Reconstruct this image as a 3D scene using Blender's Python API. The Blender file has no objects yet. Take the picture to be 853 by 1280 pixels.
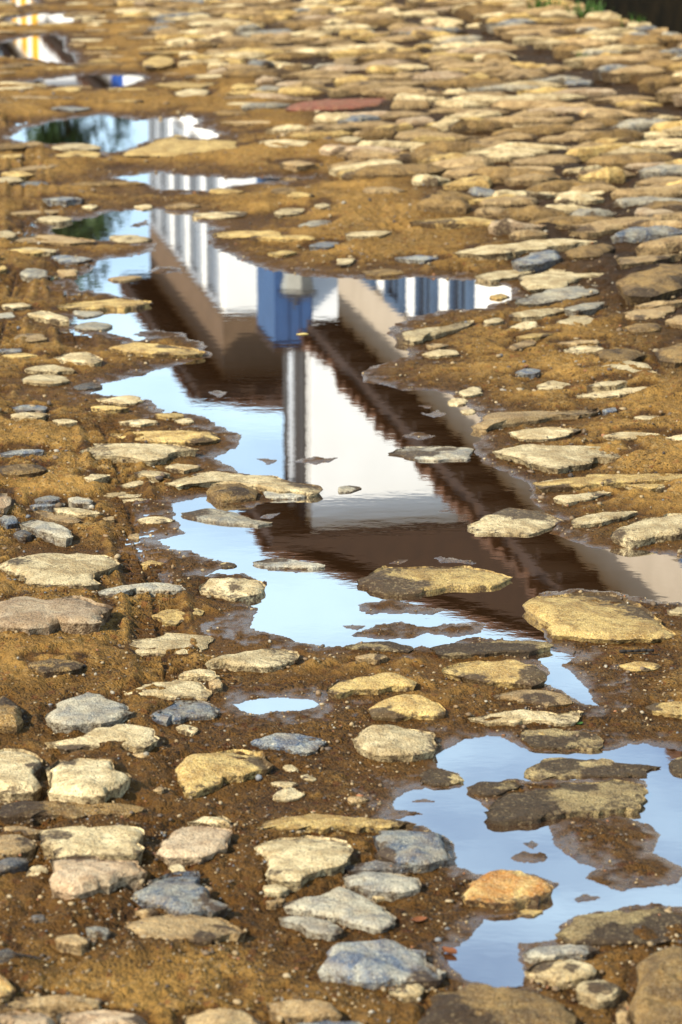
import bpy, bmesh, math, random
import numpy as np
from mathutils import Vector

# ------------------------------------------------------------------ camera, sky, sun, exposure
SC = bpy.context.scene
COL = SC.collection
FPX, CAMH = 3400.0, 1.6                      # focal length in photo pixels (1280 high), eye height in metres
PITCH = math.atan(940.0 / FPX)
cam_d = bpy.data.cameras.new("camera")
cam = bpy.data.objects.new("camera", cam_d)
COL.objects.link(cam)
cam.location = (0, 0, CAMH)
cam.rotation_euler = (math.pi / 2 - PITCH, 0, 0)
cam_d.sensor_fit = 'VERTICAL'
cam_d.sensor_height = 36.0
cam_d.sensor_width = 24.0
cam_d.lens = 36.0 * FPX / 1280.0
cam_d.clip_start = 0.1
cam_d.clip_end = 2000
cam_d.dof.use_dof = True
cam_d.dof.focus_distance = 5.4
cam_d.dof.aperture_fstop = 7.5
SC.camera = cam

SUN_EL = math.radians(39)
SUN_DIR = Vector((-0.72, -0.69, 0)).normalized() * math.cos(SUN_EL) + Vector((0, 0, math.sin(SUN_EL)))
sun_d = bpy.data.lights.new("sun", 'SUN')
sun_d.energy = 5.0
sun_d.angle = math.radians(0.6)
sun_d.color = (1.0, 0.91, 0.74)
sun = bpy.data.objects.new("sun", sun_d)
COL.objects.link(sun)
sun.rotation_euler = SUN_DIR.to_track_quat('Z', 'Y').to_euler()

W = bpy.data.worlds.new("World")
SC.world = W
W.use_nodes = True
wn, wl = W.node_tree.nodes, W.node_tree.links
wn.clear()
wo = wn.new('ShaderNodeOutputWorld')
wb = wn.new('ShaderNodeBackground')
wb.inputs['Strength'].default_value = 0.125
sky = wn.new('ShaderNodeTexSky')
sky.sky_type = 'NISHITA'
sky.sun_disc = False
sky.sun_elevation = SUN_EL
sky.sun_rotation = math.atan2(SUN_DIR.x, SUN_DIR.y)
sky.air_density = 1.0
sky.dust_density = 0.6
sky.ozone_density = 1.2
# thin drifting cloud veil, the same all over the sky
wtc = wn.new('ShaderNodeTexCoord')
wmp = wn.new('ShaderNodeMapping')
wmp.inputs['Scale'].default_value = (2.2, 2.2, 7.0)
wno = wn.new('ShaderNodeTexNoise')
wno.inputs['Scale'].default_value = 2.1
wno.inputs['Detail'].default_value = 6
wno.inputs['Roughness'].default_value = 0.55
wrp = wn.new('ShaderNodeMapRange')
wrp.inputs['From Min'].default_value = 0.42
wrp.inputs['From Max'].default_value = 0.68
wrp.inputs['To Min'].default_value = 0.10
wrp.inputs['To Max'].default_value = 0.92
wmx = wn.new('ShaderNodeMix')
wmx.data_type = 'RGBA'
wmx.inputs['B'].default_value = (5.6, 7.6, 8.9, 1)
wl.new(wtc.outputs['Generated'], wmp.inputs['Vector'])
wl.new(wmp.outputs['Vector'], wno.inputs['Vector'])
wl.new(wno.outputs['Fac'], wrp.inputs['Value'])
wl.new(wrp.outputs['Result'], wmx.inputs['Factor'])
wl.new(sky.outputs['Color'], wmx.inputs['A'])
wl.new(wmx.outputs['Result'], wb.inputs['Color'])
wl.new(wb.outputs['Background'], wo.inputs['Surface'])

SC.view_settings.view_transform = 'Standard'
SC.view_settings.look = 'None'
SC.view_settings.exposure = 0.62
SC.view_settings.gamma = 1.0
SC.cycles.max_bounces = 6
SC.cycles.glossy_bounces = 3
SC.cycles.diffuse_bounces = 2
SC.cycles.use_denoising = True

rng = np.random.default_rng(7)
random.seed(7)

# ------------------------------------------------------------------ small maths
def ground_at(px, py, z=0.0):
    """photo pixel -> point of the horizontal plane z (surveying the street from the photo)"""
    u = (px - 426.5) / FPX
    v = (py - 640.0) / FPX
    dy = math.cos(PITCH) - v * math.sin(PITCH)
    dz = -math.sin(PITCH) - v * math.cos(PITCH)
    t = (z - CAMH) / dz
    return u * t, dy * t

def row_y(py):
    return ground_at(426.5, py)[1]

YAW = math.radians(11.33)
SF = np.array([-math.sin(YAW), math.cos(YAW)])     # along the street
SR = np.array([math.cos(YAW), math.sin(YAW)])      # across it, towards the houses
def st(s, d):
    p = s * SF + d * SR
    return float(p[0]), float(p[1])

def hash2(ix, iy, seed):
    n = (ix.astype(np.int64) * 374761393 + iy.astype(np.int64) * 668265263 + seed * 1442695041) & 0xffffffff
    n = ((n ^ (n >> 13)) * 1274126177) & 0xffffffff
    n = n ^ (n >> 16)
    return (n & 0xffff).astype(np.float64) / 65535.0

def vnoise(x, y, seed=0):
    x = np.asarray(x, float); y = np.asarray(y, float)
    ix = np.floor(x); iy = np.floor(y)
    fx = x - ix; fy = y - iy
    fx = fx * fx * (3 - 2 * fx); fy = fy * fy * (3 - 2 * fy)
    a = hash2(ix, iy, seed); b = hash2(ix + 1, iy, seed)
    c = hash2(ix, iy + 1, seed); d = hash2(ix + 1, iy + 1, seed)
    return (a * (1 - fx) + b * fx) * (1 - fy) + (c * (1 - fx) + d * fx) * fy - 0.5

def fbm(x, y, seed=0, octv=4, gain=0.5):
    t = 0; a = 1.0
    for o in range(octv):
        t = t + a * vnoise(x * 2 ** o + 13.1 * o, y * 2 ** o - 7.7 * o, seed + o)
        a *= gain
    return t

def sstep(a, b, x):
    t = np.clip((x - a) / (b - a), 0, 1)
    return t * t * (3 - 2 * t)

def poly_sd(X, Y, P):
    """signed distance to polygon, negative inside"""
    P = np.asarray(P, float)
    d2 = np.full(X.shape, 1e9)
    inside = np.zeros(X.shape, bool)
    n = len(P)
    for i in range(n):
        ax, ay = P[i]; bx, by = P[(i + 1) % n]
        ex, ey = bx - ax, by - ay
        wx, wy = X - ax, Y - ay
        t = np.clip((wx * ex + wy * ey) / (ex * ex + ey * ey + 1e-12), 0, 1)
        dx = wx - ex * t; dy = wy - ey * t
        d2 = np.minimum(d2, dx * dx + dy * dy)
        c = ((ay > Y) != (by > Y)) & (X < (bx - ax) * (Y - ay) / (by - ay + 1e-15) + ax)
        inside ^= c
    d = np.sqrt(d2)
    return np.where(inside, -d, d)

# ------------------------------------------------------------------ survey tables (photo pixels)
ZK = 853.0 / 430.0
ZONE = {1: (0, 0), 2: (423, 0), 3: (0, 300), 4: (423, 300), 5: (0, 600), 6: (423, 600), 7: (0, 900), 8: (423, 900), 0: None}
def zpx(zone, pts):
    if zone == 0:
        return [(float(x), float(y)) for x, y in pts]
    ox, oy = ZONE[zone]
    return [(ox + x / ZK, oy + y / ZK) for x, y in pts]

PUDDLES = [
 (0, [(65,283),(110,273),(140,264),(200,261),(245,272),(264,288),(258,305),(300,325),(335,337),(390,346),(450,349),(520,347),(600,350),(640,360),(642,375),(605,385),(560,387),(520,394),(492,404),(488,418),(512,432),(508,448),(470,455),(449,466),(456,479),(500,487),(555,490),(575,503),(598,520),(604,545),(592,560),(606,580),(640,595),(662,605),(668,630),(692,645),(690,668),(740,683),(800,688),(860,698),(920,706),(920,750),(860,756),(820,752),(790,748),(762,740),(720,735),(680,740),(664,755),(672,775),(690,803),(640,800),(590,797),(545,812),(500,806),(450,800),(428,808),(375,802),(335,792),(310,785),(322,762),(292,750),(312,738),(335,728),(300,716),(252,718),(290,706),(242,692),(195,680),(235,668),(217,645),(217,630),(260,622),(310,632),(370,622),(400,612),(340,598),(300,590),(270,572),(300,556),(300,545),(252,520),(205,516),(188,502),(150,496),(113,492),(118,482),(170,470),(230,455),(265,445),(250,425),(220,415),(165,425),(150,418),(90,405),(92,395),(130,386),(190,380),(170,372),(98,362),(95,350),(112,338),(125,326),(165,320),(195,312),(192,303),(160,301),(125,301),(90,300),(66,292)],
  "long main puddle mirroring the white houses and blue sky"),
 (8, [(230,105),(255,75),(310,48),(400,48),(450,68),(520,78),(640,72),(720,62),(800,65),(860,72),(950,80),(950,470),(860,468),(790,458),(690,465),(600,485),(545,520),(540,550),(450,560),(450,600),(470,625),(455,655),(380,660),(310,645),(275,615),(255,590),(300,560),(340,520),(365,490),(430,480),(530,430),(545,405),(480,380),(400,378),(340,380),(300,370),(285,350),(290,310),(270,285),(215,270),(150,262),(140,245),(210,240),(140,220),(135,200),(165,180),(240,165),(310,160),(300,135),(240,120)],
  "pale blue puddle with muddy islands around the orange stone"),
 (0, [(290,882),(318,874),(350,869),(385,872),(402,879),(385,888),(340,890),(310,889)], "small shallow puddle beside the flat stones"),
 (6, [(445,440),(500,424),(540,416),(592,440),(562,462),(600,500),(645,560),(605,552),(545,522),(512,502),(530,485),(505,455)], "narrow water channel running between two flat stones"),
 (1, [(20,340),(60,318),(150,300),(250,285),(330,298),(470,288),(500,295),(480,310),(550,335),(520,345),(480,345),(440,335),(380,345),(310,372),(270,380),(180,355),(120,358),(60,352)], "oval puddle with a patch of clear blue sky"),
 (1, [(270,441),(330,434),(400,427),(500,440),(600,443),(700,438),(765,441),(690,450),(600,457),(490,475),(400,472),(360,454)], "thin strip of water between two puddles"),
 (1, [(60,205),(160,192),(240,184),(340,188),(370,196),(320,210),(250,220),(150,212)], "slim puddle with a deep blue streak"),
 (1, [(-60,128),(0,108),(60,93),(130,86),(162,98),(150,115),(185,140),(192,157),(120,153),(60,142),(0,144),(-60,140)], "puddle with yellow and white reflections"),
 (1, [(20,48),(90,34),(180,36),(190,54),(110,58),(50,62)], "far puddle strip with pale reflections"),
 (1, [(15,2),(60,-10),(90,4),(45,16)], "tiny farthest puddle with a yellow glint"),
]
ISLANDS = [
 (8, [(530,270),(590,245),(680,240),(770,262),(805,290),(780,330),(853,370),(850,405),(760,425),(680,415),(610,390),(650,365),(580,340),(540,310)]),
 (8, [(430,340),(460,328),(515,335),(510,350),(450,352)]),
 (8, [(455,312),(480,303),(498,312),(480,322)]),
 (8, [(585,435),(610,425),(645,432),(630,445),(595,448)]),
 (8, [(330,175),(440,150),(600,150),(700,142),(755,152),(775,190),(560,235),(390,240)]),
 (8, [(180,205),(215,197),(243,202),(215,208)]),
 (6, [(45,312),(120,302),(200,308),(265,320),(200,333),(100,335),(50,325)]),
 (6, [(30,382),(90,360),(160,354),(225,367),(290,352),(370,357),(360,377),(290,392),(215,387),(120,394)]),
 (6, [(235,196),(290,194),(345,203),(320,209),(250,205)]),
 (6, [(125,206),(150,198),(180,203),(150,212)]),
 (6, [(12,361),(40,352),(75,358),(50,370)]),
 (6, [(248,76),(270,71),(290,75),(270,80)]),
 (3, [(360,78),(400,68),(450,68),(458,80),(400,87)]),
 (3, [(510,379),(540,373),(568,379),(540,386)]),
 (3, [(720,556),(780,541),(845,541),(800,560)]),
 (3, [(330,235),(380,222),(450,225),(470,235),(400,245)]),
 (3, [(640,545),(670,540),(690,548),(660,556)]),
 (4, [(160,483),(200,475),(237,483),(200,495)]),
 (4, [(208,432),(240,425),(272,435),(240,442)]),
 (4, [(198,411),(235,407),(222,417)]),
 (5, [(630,88),(660,80),(692,85),(670,95)]),
 (5, [(685,229),(720,219),(762,226),(740,236)]),
 (1, [(320,560),(360,548),(372,556),(340,566)]),
]
# stones: zone, kind, height m, mud 0..1, outline
STONES = [
 # zone 7
 (7,'c',.028,.15,[(-20,75),(0,62),(60,70),(105,92),(100,115),(85,130),(95,160),(60,178),(0,180),(-20,178)]),
 (7,'c',.032,.12,[(122,120),(150,92),(200,84),(270,92),(330,135),(325,155),(290,165),(240,188),(180,188),(135,175),(122,150)]),
 (7,'y',.028,.2,[(435,105),(470,80),(545,72),(600,66),(650,75),(672,95),(665,120),(620,135),(560,140),(520,165),(450,188),(440,165),(435,135)]),
 (7,'c',.014,.15,[(110,55),(200,45),(230,20),(290,13),(370,18),(408,45),(350,68),(300,60),(240,65),(150,70)]),
 (7,'b',.016,.05,[(622,50),(680,35),(720,32),(790,40),(812,55),(770,75),(730,83),(700,65),(640,60)]),
 (7,'t',.010,.3,[(0,265),(60,260),(105,270),(95,285),(30,282)]),
 (7,'c',.022,.2,[(98,275),(180,262),(300,258),(370,270),(365,290),(335,330),(260,332),(140,332),(125,310),(100,300)]),
 (7,'t',.018,.25,[(-10,285),(40,278),(90,300),(85,325),(40,335),(-10,330)]),
 (7,'p',.028,.2,[(120,345),(160,332),(260,338),(330,350),(368,372),(310,385),(270,405),(190,432),(135,425),(125,390)]),
 (7,'p',.022,.08,[(385,330),(400,300),(430,270),(500,258),(550,262),(572,285),(570,312),(520,330),(430,340)]),
 (7,'c',.014,.1,[(455,253),(500,240),(560,236),(578,250),(570,256),(500,254)]),
 (7,'b',.026,.25,[(335,430),(375,410),(395,385),(440,372),(490,378),(515,410),(540,440),(580,460),(540,475),(480,470),(440,472),(400,455),(345,445)]),
 (7,'t',.022,.22,[(300,500),(330,482),(430,475),(520,485),(560,500),(610,520),(560,535),(500,545),(420,545),(350,538),(305,520)]),
 (7,'c',.014,.05,[(640,310),(690,290),(780,283),(850,285),(875,310),(870,350),(790,370),(740,398),(680,398),(665,380),(680,345),(660,325)]),
 (7,'g',.024,.1,[(700,462),(760,440),(830,412),(880,425),(940,460),(980,500),(960,520),(900,515),(850,495),(760,473)]),
 (7,'g',.012,.15,[(690,490),(720,480),(800,497),(860,516),(850,533),(780,530),(740,507)]),
 (7,'c',.007,.2,[(668,155),(700,150),(740,155),(735,165),(690,165)]),
 (7,'c',.009,.2,[(665,190),(690,172),(720,167),(765,180),(740,195),(690,198)]),
 (7,'c',.006,.2,[(740,140),(760,133),(790,145),(775,153)]),
 (7,'c',.006,.2,[(700,115),(720,108),(745,120),(735,130),(710,125)]),
 (7,'c',.008,.2,[(650,414),(690,406),(722,415),(700,427),(655,425)]),
 (7,'t',.005,.3,[(655,449),(700,440),(715,446),(670,456)]),
 (7,'t',.007,.3,[(135,537),(190,528),(230,545),(200,558),(150,552)]),
 (7,'g',.007,.3,[(205,515),(240,508),(282,524),(260,533)]),
 (7,'d',.007,.2,[(75,486),(110,480),(112,494),(80,497)]),
 (7,'t',.016,.2,[(-20,690),(60,682),(180,688),(260,700),(250,711),(100,708),(-20,712)]),
 (7,'p',.03,.15,[(-20,722),(60,716),(128,724),(136,765),(-20,765)]),
 (7,'p',.026,.2,[(145,718),(250,720),(350,737),(390,765),(145,765)]),
 (7,'t',.03,.2,[(450,735),(520,716),(620,720),(670,748),(660,780),(450,780)]),
 (7,'t',.02,.2,[(650,702),(720,694),(820,707),(860,728),(800,738),(700,735)]),
 (7,'b',.024,.1,[(720,755),(780,742),(900,744),(920,780),(720,780)]),
 (7,'o',.02,.15,[(-20,625),(20,640),(45,670),(20,686),(-20,686)]),
 (7,'c',.010,.2,[(58,388),(80,362),(120,362),(115,380),(75,397)]),
 (7,'d',.02,.2,[(-10,340),(60,338),(75,348),(20,370),(-10,385)]),
 (7,'c',.008,.2,[(415,367),(440,357),(465,372),(430,380)]),
 (7,'t',.004,.4,[(320,86),(360,78),(400,85),(350,93)]),
 (7,'t',.005,.3,[(376,175),(395,162),(412,168),(400,178)]),
 (7,'c',.005,.3,[(432,18),(460,10),(495,22),(470,32)]),
 (7,'t',.006,.4,[(330,473),(360,468),(395,474),(370,480)]),
 (7,'r',.012,.4,[(-10,205),(80,198),(200,200),(360,212),(340,228),(200,240),(60,238),(-10,235)]),
 (7,'d',.010,.3,[(-10,570),(25,566),(50,580),(20,588),(-10,588)]),
 # zone 8
 (8,'c',.024,.1,[(28,45),(60,20),(130,10),(210,18),(250,35),(245,65),(210,80),(150,88),(90,80),(50,65)]),
 (8,'b',.028,.2,[(85,290),(110,272),(170,268),(250,275),(283,305),(275,340),(220,358),(150,355),(105,330)]),
 (8,'d',.014,.2,[(5,365),(60,350),(150,350),(190,362),(150,369),(60,372)]),
 (8,'g',.02,.2,[(10,387),(50,376),(130,373),(195,385),(205,410),(160,427),(90,420),(30,405)]),
 (8,'o',.026,.30,[(302,420),(330,398),(390,380),(450,378),(520,398),(550,410),(510,435),(430,452),(360,448),(310,435)]),
 (8,'y',.006,.3,[(435,480),(460,468),(515,472),(480,487)]),
 (8,'g',.014,.25,[(450,580),(490,560),(560,556),(655,562),(630,577),(560,581),(500,590)]),
 (8,'c',.022,.35,[(460,620),(510,593),(580,590),(650,622),(600,638),(540,650)]),
 (8,'c',.022,.4,[(580,662),(650,640),(695,652),(697,690),(650,697),(600,682)]),
 (8,'r',.045,.3,[(725,660),(740,590),(800,558),(870,552),(900,600),(900,790),(725,790)]),
 (8,'r',.032,.35,[(225,705),(300,668),(420,662),(530,680),(590,730),(590,790),(195,790)]),
 (8,'c',.009,.3,[(118,672),(160,656),(215,656),(210,680),(160,686)]),
 (8,'m',.020,.62,[(540,530),(590,490),(690,465),(790,464),(860,480),(890,500),(880,545),(720,550),(640,556),(548,550)]),
 (8,'m',.012,.75,[(450,115),(520,97),(640,96),(760,105),(803,116),(760,135),(600,143),(500,148),(455,135)]),
 (8,'m',.020,.5,[(355,225),(420,187),(540,164),(690,148),(770,157),(792,190),(740,210),(560,235),(400,245)]),
 (8,'m',.014,.85,[(320,170),(350,149),(440,148),(460,160),(400,184),(345,185)]),
 (8,'m',.012,.85,[(190,130),(240,118),(300,130),(315,150),(270,162),(200,155)]),
 (8,'m',.012,.5,[(437,38),(480,22),(600,25),(665,45),(660,64),(560,71),(480,64)]),
 (8,'m',.014,.8,[(812,112),(832,92),(880,80),(890,140),(826,134)]),
 (8,'y',.010,.15,[(-215,262),(-140,245),(-60,232),(40,240),(150,250),(205,255),(140,266),(0,265),(-150,267)]),
 (8,'t',.007,.3,[(20,190),(70,186),(75,200),(30,206)]),
 (8,'c',.006,.3,[(75,432),(110,425),(127,440),(92,446)]),
 (8,'b',.034,.2,[(-55,622),(-20,572),(60,545),(150,547),(220,577),(272,630),(240,644),(100,643),(0,637)]),
 (8,'t',.02,.3,[(690,700),(720,690),(725,760),(690,770)]),
 # zone 5
 (5,'c',.022,.1,[(-20,215),(40,190),(110,178),(200,180),(260,182),(295,200),(285,215),(240,225),(230,240),(260,255),(180,258),(110,262),(60,255),(60,240),(0,228)]),
 (5,'p',.030,.1,[(-20,300),(60,288),(180,286),(260,298),(282,312),(260,340),(220,358),(160,350),(80,368),(-20,362)]),
 (5,'g',.016,.12,[(238,275),(300,258),(400,252),(450,258),(455,272),(420,275),(340,272),(270,290)]),
 (5,'c',.026,.28,[(493,262),(520,245),(580,238),(640,243),(672,258),(640,280),(590,292),(530,278)]),
 (5,'c',.014,.05,[(278,408),(330,398),(380,390),(400,378),(470,375),(515,385),(520,415),(480,428),(400,433),(340,425)]),
 (5,'c',.016,.08,[(498,455),(550,440),(620,425),(700,415),(750,425),(740,445),(700,458),(640,462),(540,455)]),
 (5,'c',.012,.1,[(435,485),(480,468),(530,470),(550,487),(500,486)]),
 (5,'c',.016,.1,[(280,525),(350,505),(440,493),(500,499),(528,530),(520,540),(440,535),(350,532)]),
 (5,'t',.012,.2,[(515,498),(545,492),(555,510),(532,520)]),
 (5,'g',.026,.08,[(115,595),(130,555),(200,530),(260,530),(310,555),(322,575),(300,600),(240,598),(170,605)]),
 (5,'b',.02,.2,[(365,585),(430,545),(500,540),(555,570),(540,580),(480,588),(410,600)]),
 (5,'y',.004,.2,[(370,335),(420,318),(500,318),(520,328),(490,340),(440,360),(400,355)]),
 (5,'y',.004,.2,[(345,210),(370,198),(412,205),(395,214)]),
 (5,'b',.012,.2,[(0,88),(40,92),(48,105),(10,112)]),
 (5,'g',.016,.1,[(45,108),(80,94),(140,105),(188,135),(165,145),(100,124)]),
 (5,'d',.010,.2,[(30,132),(60,124),(85,132),(60,143)]),
 (5,'b',.008,.1,[(85,45),(120,38),(155,42),(140,52),(90,52)]),
 (5,'g',.010,.1,[(165,45),(195,38),(240,50),(220,60),(185,58)]),
 (5,'b',.006,.1,[(70,62),(160,55),(165,62),(80,66)]),
 (5,'c',.010,.1,[(125,70),(180,66),(270,80),(220,87),(140,81)]),
 (5,'t',.010,.2,[(75,77),(110,72),(135,84),(200,98),(190,107),(140,101)]),
 (5,'p',.016,.2,[(-10,30),(15,30),(32,55),(10,72),(-10,70)]),
 (5,'c',.006,.15,[(230,37),(290,28),(345,32),(370,41),(300,43)]),
 (5,'c',.005,.15,[(295,49),(350,44),(388,48),(330,53)]),
 (5,'c',.007,.15,[(340,96),(385,88),(440,98),(400,108),(350,106)]),
 (5,'t',.004,.2,[(250,94),(285,90),(282,99),(255,100)]),
 (5,'t',.004,.2,[(313,137),(345,130),(347,147),(325,148)]),
 (5,'g',.012,.3,[(450,80),(500,69),(560,75),(620,95),(680,103),(640,110),(560,106),(480,93)]),
 (5,'c',.018,.15,[(410,5),(450,-15),(540,-24),(640,-14),(720,0),(805,20),(780,31),(700,26),(640,15),(560,6),(500,12),(440,16)]),
 (5,'r',.02,.3,[(505,28),(540,12),(600,12),(640,30),(620,45),(540,48)]),
 (5,'g',.010,.25,[(645,28),(700,30),(780,33),(740,42),(660,44)]),
 (5,'g',.009,.3,[(622,205),(650,193),(720,195),(760,205),(812,212),(760,218),(680,215)]),
 (5,'r',.03,.3,[(-20,545),(20,538),(50,570),(60,605),(-20,612)]),
 (5,'c',.006,.3,[(440,620),(470,608),(495,618),(480,629)]),
 (5,'r',.010,.5,[(60,455),(140,440),(210,450),(190,470),(100,480)]),
 (5,'m',.008,.8,[(530,210),(570,202),(592,212),(560,219)]),
 # zone 6
 (6,'c',.012,.4,[(312,120),(350,88),(430,66),(500,70),(540,95),(520,125),(440,134),(350,134)]),
 (6,'c',.012,.1,[(570,102),(620,84),(700,76),(748,75),(700,92),(640,105),(590,112)]),
 (6,'c',.026,.2,[(680,128),(740,97),(820,79),(880,80),(890,128),(790,140),(740,155),(690,147)]),
 (6,'y',.020,.42,[(35,250),(70,220),(150,212),(240,215),(350,218),(445,238),(400,254),(300,262),(200,282),(120,275)]),
 (6,'y',.024,.30,[(470,300),(520,280),(620,272),(700,280),(760,310),(800,350),(828,380),(760,395),(620,398),(530,390),(500,350)]),
 (6,'m',.010,.7,[(222,415),(300,400),(450,396),(537,405),(480,424),(350,436),(240,435)]),
 (6,'m',.008,.7,[(0,412),(60,403),(140,399),(195,415),(170,428)]),
 (6,'y',.014,.35,[(262,462),(330,447),(430,445),(498,462),(523,490),(480,504),(380,500),(280,480)]),
 (6,'y',.018,.2,[(-20,495),(60,485),(130,475),(215,508),(120,512),(60,520),(-20,530)]),
 (6,'y',.020,.3,[(80,560),(130,530),(200,528),(260,550),(270,575),(180,585),(100,588)]),
 (6,'t',.007,.3,[(35,440),(80,430),(130,435),(100,447)]),
 (6,'t',.010,.4,[(382,532),(430,520),(500,521),(558,530),(588,550),(520,559),(440,548)]),
 (6,'c',.012,.1,[(315,590),(360,577),(470,569),(560,573),(612,572),(600,600),(520,598),(420,598),(350,600)]),
 (6,'y',.004,.3,[(690,460),(740,448),(790,452),(800,465),(740,478)]),
 (6,'y',.004,.3,[(750,562),(800,547),(880,548),(880,585),(790,578)]),
 (6,'c',.010,.15,[(515,42),(580,39),(640,26),(682,28),(640,46),(570,57)]),
 (6,'c',.009,.15,[(485,7),(560,-4),(680,-5),(690,7),(600,14),(500,18)]),
 (6,'c',.008,.15,[(705,18),(760,10),(815,12),(800,22)]),
 (6,'c',.009,.15,[(810,322),(853,311),(880,312),(880,330),(830,331)]),
 (6,'g',.006,.4,[(0,18),(30,12),(62,18),(30,30),(0,32)]),
 (6,'y',.008,.3,[(475,628),(540,622),(608,628),(600,640),(500,642)]),
 # zone 3
 (3,'g',.014,.1,[(45,82),(80,68),(120,78),(122,92),(80,93)]),
 (3,'b',.010,.1,[(120,42),(160,36),(235,45),(200,55),(150,52)]),
 (3,'c',.008,.1,[(15,22),(60,16),(140,22),(140,32),(60,28)]),
 (3,'t',.014,.2,[(140,78),(165,70),(195,75),(195,88),(160,90)]),
 (3,'t',.008,.1,[(268,93),(320,86),(362,90),(320,99),(275,101)]),
 (3,'y',.014,.2,[(130,160),(190,150),(290,145),(385,150),(330,163),(240,169),(160,168)]),
 (3,'g',.008,.3,[(170,177),(240,173),(265,182),(200,193)]),
 (3,'c',.012,.1,[(60,182),(110,172),(170,190),(175,203),(120,197)]),
 (3,'g',.010,.1,[(185,212),(230,202),(290,210),(250,222),(200,221)]),
 (3,'y',.014,.2,[(265,266),(310,255),(400,257),(480,268),(520,280),(440,284),(330,280)]),
 (3,'c',.012,.1,[(130,291),(170,277),(220,276),(262,295),(240,306),(180,301)]),
 (3,'c',.008,.1,[(50,319),(90,308),(150,310),(195,322),(140,326),(80,324)]),
 (3,'c',.010,.1,[(50,346),(80,334),(140,332),(178,346),(140,357),(80,356)]),
 (3,'d',.007,.2,[(175,362),(220,351),(260,361),(200,373)]),
 (3,'b',.006,.1,[(25,416),(60,408),(130,412),(110,422),(50,423)]),
 (3,'c',.007,.1,[(22,433),(60,426),(125,430),(100,441),(40,441)]),
 (3,'c',.005,.1,[(125,447),(160,442),(200,450),(160,456)]),
 (3,'b',.007,.1,[(0,525),(50,518),(125,522),(60,531),(0,533)]),
 (3,'y',.014,.2,[(260,483),(330,472),(440,470),(540,478),(562,492),(480,503),(360,500)]),
 (3,'c',.012,.08,[(195,521),(240,504),(330,500),(420,505),(480,515),(440,526),(380,548),(280,535),(210,531)]),
 (3,'c',.010,.2,[(230,394),(300,385),(350,388),(362,400),(300,406)]),
 (3,'y',.006,.2,[(220,414),(260,408),(330,416),(260,423)]),
 (3,'y',.007,.2,[(380,431),(430,427),(465,436),(420,441)]),
 (3,'c',.007,.2,[(285,451),(350,442),(400,450),(340,458)]),
 (3,'c',.007,.2,[(430,446),(470,440),(485,450),(455,454)]),
 (3,'c',.007,.2,[(405,561),(440,552),(500,560),(470,570),(420,571)]),
 (3,'c',.007,.2,[(325,576),(360,568),(428,578),(390,587)]),
 (3,'c',.008,.2,[(205,591),(230,578),(282,582),(230,596)]),
 (3,'c',.007,.2,[(290,609),(330,596),(380,592),(387,600),(330,611)]),
 (3,'t',.006,.2,[(260,540),(310,535),(355,541),(310,547)]),
 (3,'c',.007,.1,[(0,161),(60,155),(82,162),(20,169)]),
 (3,'g',.007,.1,[(-5,182),(30,178),(40,190),(-5,195)]),
 (3,'b',.005,.1,[(-5,271),(60,268),(55,277),(-5,278)]),
 (3,'y',.005,.1,[(-5,286),(60,279),(102,285),(40,291)]),
 (3,'r',.010,.4,[(-5,562),(60,552),(130,566),(60,581),(-5,580)]),
 (3,'y',.006,.2,[(-5,65),(15,62),(16,72),(-5,78)]),
 # zone 4
 (4,'c',.012,.05,[(285,31),(340,18),(450,5),(560,-6),(640,1),(560,14),(450,25),(350,35)]),
 (4,'b',.022,.05,[(430,48),(480,31),(540,21),(550,45),(500,58),(440,63)]),
 (4,'c',.018,.05,[(445,102),(480,82),(540,64),(640,59),(700,63),(705,78),(620,92),(560,112),(480,124),(450,120)]),
 (4,'g',.014,.1,[(425,156),(470,137),(560,118),(640,107),(660,125),(600,141),(500,157)]),
 (4,'c',.008,.1,[(340,89),(380,76),(470,72),(520,66),(440,92),(370,99)]),
 (4,'c',.010,.1,[(412,191),(460,175),(540,165),(570,172),(500,189)]),
 (4,'y',.008,.2,[(368,141),(400,131),(427,140),(400,147)]),
 (4,'c',.016,.1,[(128,241),(170,228),(260,215),(330,195),(342,200),(260,231),(180,251)]),
 (4,'c',.008,.1,[(420,217),(450,203),(495,200),(500,215),(460,223)]),
 (4,'c',.009,.1,[(535,206),(570,188),(620,185),(655,200),(600,211)]),
 (4,'c',.006,.1,[(355,201),(400,190),(412,200),(370,208)]),
 (4,'t',.008,.1,[(420,266),(460,246),(490,245),(497,256),(440,273)]),
 (4,'g',.009,.1,[(550,171),(610,156),(672,150),(640,168),(590,179)]),
 (4,'t',.014,.1,[(690,187),(740,166),(820,162),(842,175),(780,196),(720,196)]),
 (4,'r',.014,.2,[(705,217),(740,206),(800,208),(802,222),(740,229)]),
 (4,'t',.014,.1,[(808,202),(840,184),(880,185),(880,215)]),
 (4,'c',.007,.1,[(203,283),(240,273),(300,270),(295,283),(230,289)]),
 (4,'t',.005,.2,[(210,262),(250,255),(280,260),(240,267)]),
 (4,'y',.006,.2,[(430,241),(480,232),(540,232),(480,244)]),
 (4,'c',.007,.1,[(555,273),(590,262),(660,260),(650,275),(590,281)]),
 (4,'t',.006,.2,[(530,256),(580,249),(660,250),(600,259)]),
 (4,'b',.007,.1,[(435,329),(460,318),(505,320),(490,332),(450,334)]),
 (4,'c',.010,.08,[(610,323),(680,306),(720,298),(770,305),(800,335),(740,339),(690,327)]),
 (4,'c',.008,.1,[(490,360),(530,348),(582,355),(550,371),(500,369)]),
 (4,'c',.006,.1,[(605,363),(650,350),(727,348),(680,361)]),
 (4,'c',.008,.08,[(580,387),(640,376),(780,360),(787,370),(700,383),(620,391)]),
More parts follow.
